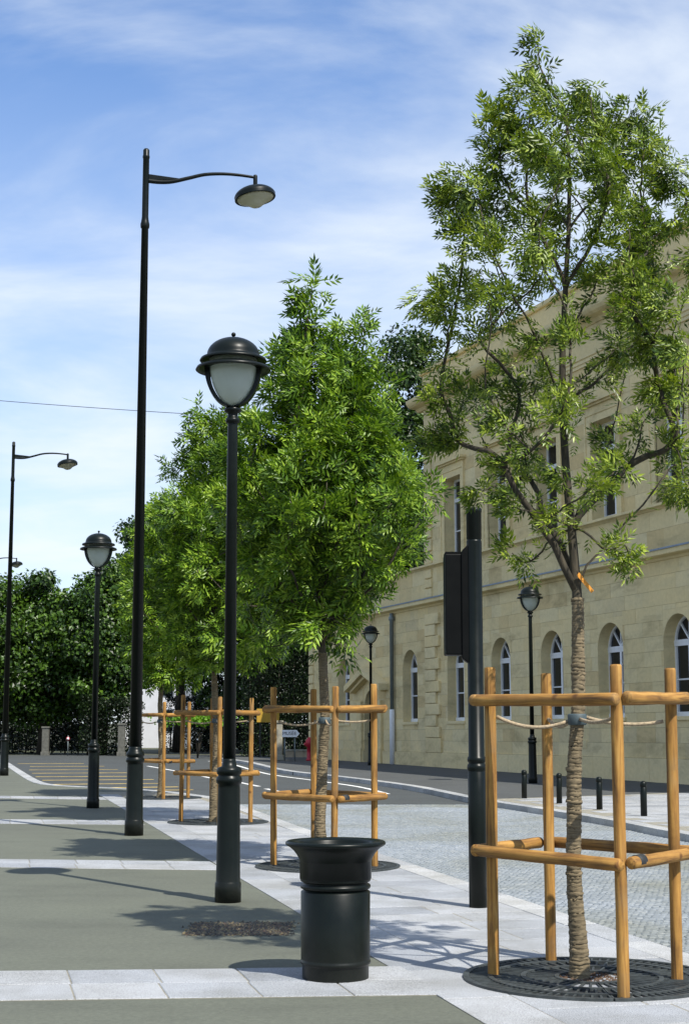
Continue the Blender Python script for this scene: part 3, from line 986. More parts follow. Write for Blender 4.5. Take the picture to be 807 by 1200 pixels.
panes_a = [pane_mesh(.06, .66, SILL + .12, 2.53), pane_mesh(.06, .66, 2.545, SPR - .09), pane_mesh(.74, 1.34, SILL + .12, 2.53), pane_mesh(.74, 1.34, 2.545, SPR - .09)]
for k, (a0, a1) in enumerate([(2, 47), (49, 89), (91, 131), (133, 178)]):
    mb = MB(); mb.extrude_y([(0.7, SPR + .04)] + arc(0.7, SPR + .03, .65, R(a0), R(a1), 5), -0.391, -0.385); panes_a.append(mb.mesh('pane', 'glass'))
arch_me = arch_stone().mesh('arch_stone', 'stone_a')
at = arch_me.attributes.new('tone', 'FLOAT', 'POINT'); at.data.foreach_set('value', [.6] * len(arch_me.vertices))
mb = MB(); mb.box(-.06, 1.46, -.36, .05, SILL - .085, SILL + .012); sill_me = mb.mesh('sill', 'stone_a')
at = sill_me.attributes.new('tone', 'FLOAT', 'POINT'); at.data.foreach_set('value', [.7] * len(sill_me.vertices))
def inst(name, me, parent, loc=(0, 0, 0)):
    o = bpy.data.objects.new(name, me); COL.objects.link(o); o.parent = parent; o.location = loc
    return o
for s0 in aw:
    inst('arch_stone', arch_me, bld, (s0, 0, 0))
    w_ = inst('window', wm, bld, (s0, 0, 0))
    for pm in panes_a: inst('pane', pm, w_)
    inst('sill', sill_me, w_)
# upper windows
def upper_window():
    mb = MB(); yb, yf = -0.42, -0.35; fw = .07
    mb.box(0.0, fw, yb, yf, US, UT); mb.box(1.4 - fw, 1.4, yb, yf, US, UT)
    mb.box(fw, 1.4 - fw, yb, yf, UT - .08, UT); mb.box(fw, 1.4 - fw, yb, yf + .02, US, US + .13)
    mb.box(fw, 1.4 - fw, yb, yf + .02, 9.15, 9.28)
    mb.box(.645, .755, yb, yf + .01, US + .13, 9.15); mb.box(.67, .73, yb, yf - .005, 9.28, UT - .08)
    for x0 in (fw, .755):
        mb.box(x0, x0 + .645 - fw, yb, yf - .012, 8.12, 8.16)
    return mb
uw_me = upper_window().mesh('window', 'white')
upanes = [pane_mesh(x0, x0 + .59, z0, z1, -.40) for x0 in (.06, .745) for z0, z1 in ((US + .12, 8.13), (8.15, 9.16), (9.27, UT - .07))]
def upper_surround():
    mb = MB()
    # reveal
    for p in ([(0, US - .02), (0, UT)], [(0, UT), (1.4, UT)], [(1.4, UT), (1.4, US - .02)], [(1.4, US - .01), (0, US - .01)]):
        (x0, z0), (x1, z1) = p
        mb.add([(x0, .003, z0), (x1, .003, z1), (x1, -.46, z1), (x0, -.46, z0)], [(0, 1, 2, 3)])
    for (x0, x1) in ((-.3, 0), (1.4, 1.7)):
        mb.box(x0, x1, -.02, .05, US - .01, UT + .3)
        mb.box(x0 + (.0 if x0 < 0 else .22), x0 + (.08 if x0 < 0 else .30), .045, .075, US - .01, UT + .298)
    mb.box(0, 1.4, -.02, .05, UT, UT + .3)
    mb.box(-.22, 1.62, .045, .075, UT + .22, UT + .297)
    return mb
sur_me = upper_surround().mesh('surround', 'stone_a')
def hood():
    mb = MB()
    mb.box(-.28, 1.68, -.02, .06, UT + .302, UT + .46)
    mb.box(-.36, 1.76, -.02, .14, UT + .462, UT + .52)
    mb.box(-.42, 1.82, -.02, .22, UT + .522, UT + .60)
    return mb
hood_me = hood().mesh('hood', 'stone_a')
for me in (sur_me, hood_me):
    at = me.attributes.new('tone', 'FLOAT', 'POINT'); at.data.foreach_set('value', [.62] * len(me.vertices))
for s0 in uw:
    w_ = inst('window', uw_me, bld, (s0, 0, 0))
    for pm in upanes: inst('pane', pm, w_)
    su = inst('surround', sur_me, bld, (s0, 0, 0)); inst('hood', hood_me, su)

# side door with gabled hood
dx0, dx1 = DOOR
dm = (dx0 + dx1) / 2
mb = MB(); n = 14
arch = arc(dm, 2.15, 0.7, 0, PI, n)
for i in range(n):
    (x0, z0), (x1, z1) = arch[i], arch[i + 1]
    mb.add([(x0, .003, z0), (x1, .003, z1), (x1, .003, 2.95), (x0, .003, 2.95)], [(0, 1, 2, 3)])
path = [(dx1, -0.3)] + arch + [(dx0, -0.3)]
for i in range(len(path) - 1):
    (x0, z0), (x1, z1) = path[i], path[i + 1]
    mb.add([(x0, .003, z0), (x1, .003, z1), (x1, -.46, z1), (x0, -.46, z0)], [(0, 1, 2, 3)])
stone_part('door_arch', mb)
mb = MB(); mb.box(dx0, dm - .006, -.44, -.38, -.1, 2.9); mb.box(dm + .006, dx1, -.44, -.38, -.1, 2.9)
for x0 in (dx0 + .1, dm + .1):
    for z0 in (.2, 1.05): mb.box(x0, x0 + .5, -.38, -.365, z0, z0 + .7)
door = mb.build('door', 'darkwood', bld)
mb = MB(); mb.lathe([(.0, 0), (.03, .01), (.03, .04), (0, .05)], 10, dm + .1, -.34); o = mb.build('handle', 'zinc', door); o.location = (0, 0, 1.0)
for x0 in (dx0 - .62, dx1 + .12):
    mb = MB(); mb.box(x0, x0 + .5, -.02, .10, -.3, 2.25); mb.box(x0 - .05, x0 + .55, -.02, .15, 2.252, 2.42); mb.box(x0 - .05, x0 + .55, -.02, .15, -.3, .62)
    stone_part('pilaster', mb)
for sg in (-1, 1):
    q = [(dm, 3.46), (dm + sg * 1.95, 2.80), (dm + sg * 1.95, 3.04), (dm, 3.72)]
    mb = MB(); mb.extrude_y(q if sg > 0 else q[::-1], -.02, .42)
    q2 = [(dm, 3.33), (dm + sg * 1.7, 2.75), (dm + sg * 1.7, 2.86), (dm, 3.455)]
    mb.extrude_y(q2 if sg > 0 else q2[::-1], -.02, .26)
    stone_part('pediment_slope', mb)
# rainwater pipe
mb = MB(); mb.lathe([(.075, 2.05), (.075, 5.35), (.11, 5.38), (.11, 5.5), (.075, 5.53), (.075, 5.64)], 14, 6.62, .12); pipe = mb.build('downpipe', 'zinc', bld)
mb = MB(); mb.lathe([(.10, -.2), (.10, 2.0), (.085, 2.06)], 14, 6.62, .12); mb.build('pipe_shoe', 'white', pipe)
# floodlight bracket and small wall details
mb = MB(); mb.box(-.12, .12, -.01, .02, .75, .98); o = stone_part('vent_stone', mb); o.location = (-7.9, .0, 0)

# ------------------------------------------------------------------ street lamps
def lamp_base(mb, r, h, rp, foot=0.16):
    mb.lathe([(r * 1.06, 0), (r * 1.06, foot), (r * 1.0, foot + .012), (r * .98, foot + .02), (r * .90, h - .10), (r * .90, h - .07), (r * 1.02, h - .06), (r * 1.07, h - .035), (r * 1.02, h - .01), (r * .90, h), (r * .90, h + .01), (r * 1.0, h + .02), (r * 1.04, h + .045), (r * .98, h + .07), (rp * 1.18, h + .085), (rp * 1.05, h + .13), (rp, h + .15)], 36)
SMALL_H = 5.03
def make_small_lamp(label, loc):
    t = thing('street_lamp', loc, label, 'street lamp', 'lantern street lamps')
    mb = MB(); lamp_base(mb, .108, 1.08, .056); mb.build('base', 'paint', t)
    mb = MB(); mb.lathe([(.056, 1.22), (.046, 4.22), (.046, 4.23), (.062, 4.235), (.066, 4.255), (.062, 4.275), (.05, 4.28), (.045, 4.32), (.075, 4.335), (.08, 4.36), (.05, 4.385)], 28); mb.build('pole', 'paint', t)
    # lantern
    egg = []
    for i in range(19):
        u = i / 18
        z = 4.385 + .375 * u
        r = .205 * (1 - (1 - u) ** 2.1) ** .62 + .004
        egg.append((r, z))
    mb = MB(); mb.lathe(egg, 40); gl = mb.build('glass_globe', 'opal', t)
    # four dark ribs hugging the globe
    for k, az in enumerate((R(0), R(180), R(90), R(270))):
        wdt = .055 if k < 2 else .012
        mb = MB(); vs = []; fs = []
        ca, sa = math.cos(az), math.sin(az)
        for (r, z) in [(r_ + 0.012, z_) for r_, z_ in egg]:
            th = .036 if k < 2 else .008
            for (rr, ww) in ((r - .006, -wdt), (r + th, -wdt), (r + th, wdt), (r - .006, wdt)):
                vs.append((rr * ca - ww * sa, rr * sa + ww * ca, z))
        for i in range(len(egg) - 1):
            for j in range(4):
                j2 = (j + 1) % 4
                fs.append((4 * i + j, 4 * i + j2, 4 * i + 4 + j2, 4 * i + 4 + j))
        if k < 2:
            mb.add(vs, fs); mb.build('lantern_arm', 'paint', t)
    # lower brim, pale ring, cap
    mb = MB(); mb.lathe([(.20, 4.745), (.30, 4.735), (.335, 4.715), (.342, 4.722), (.33, 4.745), (.25, 4.775), (.20, 4.78)], 48, cap=False); mb.build('lower_brim', 'paint', t)
    mb = MB(); mb.lathe([(.212, 4.775), (.218, 4.825)], 40); mb.build('light_ring', 'opal', t)
    prof = [(.20, 4.822), (.27, 4.815), (.300, 4.800), (.306, 4.808), (.295, 4.828), (.245, 4.845), (.240, 4.86)]
    for i in range(1, 13):
        a = PI / 2 * i / 12
        prof.append((.238 * math.cos(a) + .002, 4.86 + .165 * math.sin(a)))
    mb = MB(); mb.lathe(prof, 48); cap_ = mb.build('dome', 'paint', t)
    mb = MB(); mb.lathe([(.006, 5.02), (.008, 5.035)] + [(.021 * math.sin(PI * i / 8) + .0005, 5.055 - .021 * math.cos(PI * i / 8)) for i in range(1, 9)], 14); mb.build('finial', 'paint', cap_)
    return t
sl = make_small_lamp('black lantern lamp post nearest the black litter bin, domed cap', (-1.012, 13.682, 0))
for lab, loc in [('black lantern lamp post standing between the two tall curved-arm lamps', (-4.562, 28.352, 0)), ('black lantern lamp post across the road in front of plain arched windows', (4.791, 39.686, 0)), ('black lantern lamp post across the road in front of the pedimented door', (0.95, 56.0, 0))]:
    c = copy_tree(sl); c.location = loc; c['label'] = lab

def make_tall_lamp(label, loc, rz):
    t = thing('tall_street_lamp', loc, label, 'street lamp', 'tall curved-arm street lamps', rz)
    mb = MB(); lamp_base(mb, .122, 1.06, .085, .20); mb.build('base', 'paint', t)
    mb = MB(); mb.lathe([(.085, 1.20), (.050, 8.66), (.062, 8.67), (.066, 8.70), (.066, 8.73), (.058, 8.76), (.052, 8.80), (.048, 8.84), (.046, 9.72), (.052, 9.73), (.052, 9.76), (.046, 9.77), (.046, 9.85), (.03, 9.87)], 28); mb.build('pole', 'paint', t)
    pts = smooth_path([(.03, 0, 9.385), (.20, 0, 9.375), (.38, 0, 9.39), (.62, 0, 9.455), (.85, 0, 9.52), (1.10, 0, 9.545), (1.35, 0, 9.54), (1.60, 0, 9.515)], 6)
    mb = MB(); mb.tube(pts, [.034 - .014 * i / (len(pts) - 1) for i in range(len(pts))], 12); mb.build('arm', 'paint', t)
    mb = MB(); mb.extrude_y([(.035, 9.40), (.52, 9.425), (.50, 9.44), (.035, 9.485)], -.012, .012); mb.build('gusset', 'paint', t)
    mb = MB(); mb.lathe([(.03, 9.36), (.032, 9.38), (.032, 9.53), (.026, 9.55)], 14, 1.60, 0); mb.build('hanger', 'paint', t)
    hd = MB(); prof = [(.275, -.005), (.300, -.015), (.305, -.005), (.298, .01)]
    for i in range(1, 11):
        a = PI / 2 * i / 10
        prof.append((.298 * math.cos(a) ** 1.05 + .012, .01 + .165 * math.sin(a)))
    hd.lathe(prof, 40); h_ = hd.build('lamp_head', 'paint', t)
    h_.location = (1.60, 0, 9.20); h_.rotation_euler = (R(-3), R(-9), 0)
    bw = MB(); bw.lathe([(.275, .0), (.26, -.022), (.21, -.05), (.15, -.072), (.115, -.105), (.07, -.135), (.01, -.147)], 36); bw.build('bowl', 'opal2', h_)
    return t
tl = make_tall_lamp('tall black lamp post whose curved arm rises highest against the sky', (-2.899, 21.581, 0), R(8))
for lab, loc in [('tall black lamp post with curved arm at the left edge of the plaza', (-9.896, 45.325, 0)), ('far tall lamp whose curved arm reaches above the left tree tops', (-17.7, 75.0, 0))]:
    c = copy_tree(tl); c.location = loc; c['label'] = lab

# ------------------------------------------------------------------ traffic signal seen from behind
t = thing('traffic_signal', (1.123, 13.249, 0), 'black traffic signal post with its box turned away, beside the near tree guard', 'traffic signal')
mb = MB(); mb.lathe([(.076, 0), (.076, 1.13), (.072, 1.135), (.08, 1.145), (.082, 1.17), (.078, 1.19), (.07, 1.195), (.07, 1.21), (.078, 1.215), (.08, 1.235), (.074, 1.255), (.068, 1.26), (.066, 3.10), (.066, 3.105), (.061, 3.11), (.061, 3.12), (.066, 3.125), (.066, 3.355), (.069, 3.36), (.069, 3.385), (.06, 3.395)], 32); mb.build('pole', 'paint', t)
# box hangs to the left, lamps facing away down the road
mb = MB(); q = []
mb.box(-.255, -.085, -.02, .24, 2.12, 2.995); sig = mb.build('signal_box', 'paint_matt', t, bevel=.012)
mb = MB(); mb.extrude_y([(-.115, 2.09), (-.06, 2.05), (-.05, 2.09), (-.05, 3.02), (-.06, 3.07), (-.10, 3.03), (-.115, 2.99)], -.035, .10); mb.build('mounting_bracket', 'paint_matt', t, bevel=.008)
mb = MB()
for z0, zz in ((2.13, .27), (2.42, .27), (2.71, .27)):
    mb = MB(); mb.tube([(-.15, .238, z0 + .135), (-.15, .242, z0 + .135), (-.15, .36, z0 + .12)], [.06, .07, .07], 20); mb.build('visor', 'paint_matt', sig)
mb = MB(); mb.box(-.25, -.09, -.01, .23, 2.997, 3.012); mb.build('box_cap', 'paint_matt', sig)

# ------------------------------------------------------------------ litter bin
t = thing('litter_bin', (-0.055, 9.65, 0), 'black flared metal litter bin standing on the pale paving', 'litter bin')
mb = MB(); mb.lathe([(.200, 0), (.203, .01), (.203, .085), (.2075, .092), (.2155, .098), (.2155, .112), (.210, .118), (.2105, .125), (.2125, .52), (.2075, .525), (.198, .530), (.198, .536)], 64); mb.build('body', 'paint', t)
mb = MB(); mb.lathe([(.198, .535), (.2125, .542), (.2165, .553), (.2125, .564), (.198, .570), (.198, .577), (.213, .584), (.2180, .597), (.213, .610), (.198, .617)], 64); mb.build('ring', 'paint', t)
prof = [(.198, .616), (.2085, .624), (.2125, .66), (.2165, .69), (.226, .72), (.240, .745), (.258, .768), (.278, .786), (.297, .797), (.306, .803), (.309, .811), (.306, .820), (.296, .826), (.270, .826), (.235, .818), (.222, .805), (.220, .60), (.0, .60)]
mb = MB(); mb.lathe(prof, 64, cap=False); mb.build('flared_rim', 'paint', t)

# ------------------------------------------------------------------ drain cover with pebbles
t = thing('drain_cover', (-0.79, 11.93, 0), 'dark pebbled rectangular drain cover set in the plaza asphalt', 'drain cover')
mb = MB(); x0, x1, y0, y1 = -.44, .44, -.40, .40
mb.box(x0 + .06, x1 - .06, y0 + .05, y1 - .05, -.02, .0045); mb.build('tray', 'soil', t)
mb = MB()
for k in range(1300):
    x, y = rnd.uniform(x0 + .04, x1 - .04) + rnd.gauss(0, .02), rnd.uniform(y0 + .03, y1 - .03) + rnd.gauss(0, .03)
    r = rnd.uniform(.007, .018); h = r * rnd.uniform(.5, .9)
    a0 = rnd.random() * 6
    pts = [(x + r * rnd.uniform(.7, 1.1) * math.cos(a0 + i * PI / 2.5), y + r * rnd.uniform(.7, 1.1) * math.sin(a0 + i * PI / 2.5), .003) for i in range(5)] + [(x, y, .003 + h)]
    mb.add(pts, [(i, (i + 1) % 5, 5) for i in range(5)])
o = mb.build('pebbles', 'pebble', t); o['kind'] = 'stuff'

# ------------------------------------------------------------------ tree guards, grates, rope ties
GL, GN, GR, GB = Vector((-.517, .067, 0)), Vector((.142, -.70, 0)), Vector((.574, -.09, 0)), Vector((-.09, .63, 0))
def make_post(t, p, h, r=.0355):
    mb = MB(); pr = [(r, -.05)]
    for i in range(1, 12): pr.append((r * (1 + rnd.uniform(-.025, .025)), h * i / 12))
    pr += [(r, h - .012), (r * .86, h), (0.001, h + .002)]
    mb.lathe(pr, 18, cap=False)
    # slight lean
    lx, ly = rnd.uniform(-.008, .008), rnd.uniform(-.008, .008)
    mb.v = [(x + lx * z, y + ly * z, z) for x, y, z in mb.v]
    return mb.build('post', 'wood_z', t, loc=p)
def make_rail(t, a, b_, z, over=(.07, .05), r=.0365, za=0.0, zb=0.0):
    a = Vector(a); b_ = Vector(b_); d = (b_ - a); L = d.length; d.normalize()
    x0, x1 = -over[0], L + over[1]
    mb = MB(); pts = []; rad = []
    n = 10
    for i in range(n + 1):
        pts.append((x0 + (x1 - x0) * i / n, rnd.uniform(-.002, .002), rnd.uniform(-.002, .002))); rad.append(r * (1 + rnd.uniform(-.02, .02)))
    pts = [(x0 - .010, 0, 0)] + pts + [(x1 + .010, 0, 0)]
    rad = [r * .80] + rad + [r * .80]
    mb.tube(pts, rad, 16)
    o = mb.build('rail', 'wood_x', t)
    o.location = (a.x, a.y, z + za)
    o.rotation_euler = (0, -math.atan2(zb - za, L), math.atan2(d.y, d.x))
    return o
def make_guard(label, c, hts, tr_=.055):
    t = thing('tree_guard', (c[0], c[1], 0), label, 'tree guard', 'wooden tree guards along the kerb')
    L_, N_, R_, B_ = GL, GN, GR, GB
    cs = [L_, N_, R_, B_]
    for p, h in zip(cs, hts): make_post(t, p, h)
    cen = (L_ + N_ + R_ + B_) / 4
    for zi, z in enumerate((.76, 1.69)):
        for i in range(4):
            a, b_ = cs[i], cs[(i + 1) % 4]
            mid = (a + b_) / 2; dd = (b_ - a).normalized(); nn = Vector((dd.y, -dd.x, 0))
            if nn.dot(mid - cen) < 0: nn = -nn
            dz = .0
            ov = [(.10, .055), (.055, .10), (.08, .075), (.0, .08)][i]
            # neighbouring rails butt at the near corner
            if i == 0: ov = (.055, .052)
            if i == 1: ov = (.01, .10)
            make_rail(t, a + nn * .072, b_ + nn * .072, z, ov, za=rnd.uniform(-.008, .012), zb=rnd.uniform(-.012, .008))
    dd = (R_ - N_).normalized(); nn = Vector((dd.y, -dd.x, 0)) * .072
    mb = MB(); mb.tube([N_ + nn + dd * .045 + Vector((0, 0, .76)), N_ + nn + dd * .13 + Vector((0, 0, .76))], .039, 16); mb.build('strap', 'darkwood', t)
    tz = 1.56
    TIE = (.035 * math.sin(tz * 2.1 + c[1]), .03 * math.sin(tz * 1.7 + 1 + c[0]))   # where the trunk is at that height
    for i, (p, q) in enumerate(((L_, 0), (N_, 0), (R_, 0), (B_, 0))):
        tr = Vector((0.0, 0.0, 0))
        a = Vector((p.x, p.y, tz + rnd.uniform(-.01, .03)))
        d = (tr - p).normalized()
        b_ = Vector((TIE[0] - d.x * tr_, TIE[1] - d.y * tr_, tz - .005 + .012 * i))
        a = a + Vector((d.x, d.y, 0)) * .04
        sag = rnd.uniform(.015, .06)
        pts = [a.lerp(b_, k / 10) - Vector((0, 0, sag * 4 * (k / 10) * (1 - k / 10))) for k in range(11)]
        mb = MB(); mb.tube(pts, .0115, 8); mb.build('rope', 'rope', t)
    mb = MB(); mb.lathe([(tr_, tz - .03), (tr_ + .006, tz - .022), (tr_ + .006, tz + .032), (tr_, tz + .04)], 24, TIE[0], TIE[1]); mb.build('trunk_tie', 'strap', t)
    return t
def make_grate(label, c, Rr=.78, full=True):
    t = thing('tree_grate', (c[0], c[1], 0.008), label, 'tree grate', 'round iron tree grates')
    for qd in range(4):
        mb = MB(); a0, a1 = PI / 2 * qd + .008, PI / 2 * (qd + 1) - .008
        def ring(r0, r1, z0, z1, n=20):
            vs = []; fs = []
            for i in range(n + 1):
                a = a0 + (a1 - a0) * i / n
                c_, s_ = math.cos(a), math.sin(a)
                vs += [(r0 * c_, r0 * s_, z0), (r1 * c_, r1 * s_, z0), (r1 * c_, r1 * s_, z1), (r0 * c_, r0 * s_, z1)]
            for i in range(n):
                for j in range(4):
                    j2 = (j + 1) % 4
                    fs.append((4 * i + j, 4 * i + 4 + j, 4 * i + 4 + j2, 4 * i + j2))
            fs += [(3, 2, 1, 0), (4 * n, 4 * n + 1, 4 * n + 2, 4 * n + 3)]
            mb.add(vs, fs)
        for r0, r1 in ((.20, .225), (.40, .43), (.60, .63), (Rr - .035, Rr)):
            ring(r0, r1, -.01, .014)
        for (r0, r1, n) in ((.22, .405, 9), (.425, .605, 15), (.625, Rr - .03, 21)):
            for i in range(n + 1):
                a = a0 + (a1 - a0) * i / n
                c_, s_ = math.cos(a), math.sin(a); h = .0065
                vs = []
                for r in (r0, r1):
                    for ww in (-h, h):
                        for z in (-.012, .010): vs.append((r * c_ - ww * s_, r * s_ + ww * c_, z))
                mb.add(vs, [(0, 1, 3, 2), (4, 6, 7, 5), (0, 4, 5, 1), (2, 3, 7, 6), (1, 5, 7, 3)])
        mb.build('grate_segment', 'iron', t)
    mb = MB(); mb.lathe([(Rr - .01, -.004), (Rr - .01, -.002)], 48); mb.build('pit', 'darkwood', t)
    mb = MB()
    for k in range(240):
        a = rnd.random() * 2 * PI; r = .2 * math.sqrt(rnd.random()); x, y = r * math.cos(a), r * math.sin(a); s_ = rnd.uniform(.006, .016)
        mb.add([(x + s_ * math.cos(i * 2.1 + a), y + s_ * math.sin(i * 2.1 + a), -.001) for i in range(3)] + [(x, y, s_ * .8)], [(0, 1, 3), (1, 2, 3), (2, 0, 3)])
    o = mb.build('bark_chips', 'soil', t); o['kind'] = 'stuff'
    return t
TREES = [(1.43, 9.65), (-0.25, 16.95), (-2.03, 24.3), (-3.77, 32.0)]
HT = [(1.89, 1.88, 1.88, 1.87), (1.93, 1.92, 1.96, 1.92), (1.97, 1.93, 1.92, 1.93), (1.95, 1.95, 1.96, 1.95)]
GLB = ['nearest round pine post-and-rail guard around the right-hand tree', 'round pine post-and-rail guard directly behind the litter bin', 'round pine post-and-rail guard behind the near lantern lamp post', 'farthest round pine post-and-rail guard, behind the tall lamp post']
RLB = ['round cast iron grate under the nearest tree', 'round cast iron grate of the tree behind the litter bin', 'round cast iron grate of the tree behind the near lantern lamp', 'farthest round cast iron grate, beyond the tall lamp post']
for i, c in enumerate(TREES):
    make_guard(GLB[i], c, HT[i], (.053, .06, .06, .06)[i])
    make_grate(RLB[i], (c[0] + .07, c[1] - .03))

# ------------------------------------------------------------------ trees
def leaf_template(npair, length, ll, lw, droop=.25, lang=50):
    # pinnate leaf along +x: two-triangle folded leaflets
    vs = []; fs = []
    def leaflet(px, pz, ang, L, wd):
        c, s_ = math.cos(ang), math.sin(ang)
        def P(u, w, z): return (px + u * c - w * s_, u * s_ + w * c, pz + z)
        o = len(vs)
        vs.extend([P(0, 0, 0), P(L * .42, wd / 2, .10 * wd - .08 * L), P(L, 0, -.22 * L), P(L * .42, -wd / 2, .10 * wd - .08 * L), P(L * .45, 0, -.22 * wd - .06 * L)])
        fs.extend([(o, o + 4, o + 1), (o + 1, o + 4, o + 2), (o, o + 3, o + 4), (o + 4, o + 3, o + 2)])
    for k in range(npair):
        u = .22 + .68 * k / max(1, npair - 1)
        px = u * length; pz = -droop * length * u * u
        for sg in (-1, 1):
            leaflet(px, pz, sg * R(lang - 8 * u), ll * (0.85 + .3 * math.sin(PI * u)), lw)
    leaflet(length, -droop * length, 0, ll, lw)
    return np.array(vs), np.array(fs)

def frames(dirs, rng, spread=0.5, nh=None):
    d = dirs / np.linalg.norm(dirs, axis=1, keepdims=True)
    up = (np.tile([0, 0, 1.0], (len(d), 1)) if nh is None else nh) + rng.normal(0, spread, (len(d), 3))
    y = np.cross(up, d); y /= np.linalg.norm(y, axis=1, keepdims=True) + 1e-9
    z = np.cross(d, y)
    return np.stack([d, y, z], axis=2)      # columns

def scatter(name, tmpl, pos, rot, scl, mat, parent):
    tv, tf = tmpl
    n, m = len(pos), len(tv)
    V = np.einsum('nij,mj->nmi', rot, tv) * scl[:, None, None] + pos[:, None, :]
    F = (tf[None] + (np.arange(n) * m)[:, None, None]).reshape(-1)
    o = np_mesh(name, V.reshape(-1, 3), F, np.full(n * len(tf), tf.shape[1]), mat, parent)
    o['kind'] = 'stuff'
    return o

def grow(clumps, trunk_nodes, rng, low=3.05):
    """attach clump centres to the growing skeleton; returns parent list and positions"""
    nodes = [Vector(p) for p in trunk_nodes]
    par = [i - 1 for i in range(len(nodes))]
    nt = len(nodes)
    order = sorted(range(len(clumps)), key=lambda i: math.hypot(clumps[i][0], clumps[i][1]) + clumps[i][2] * .25 + (50 if clumps[i][2] < low else 0))
    cid = {}
    for i in order:
        c = Vector(clumps[i][:3]); best = None; bd = 1e9
        for j, nn in enumerate(nodes):
            dv = c - nn
            hor = math.hypot(dv.x, dv.y)
            pen = dv.length
            if dv.z < hor * 1.15 and c.z >= low: pen += (hor * 1.15 - dv.z) * 2.4
            if j >= nt: pen += .05
            if pen < bd: bd, best = pen, j
        cid[len(nodes)] = i
        nodes.append(c); par.append(best)
    return nodes, par, nt, cid

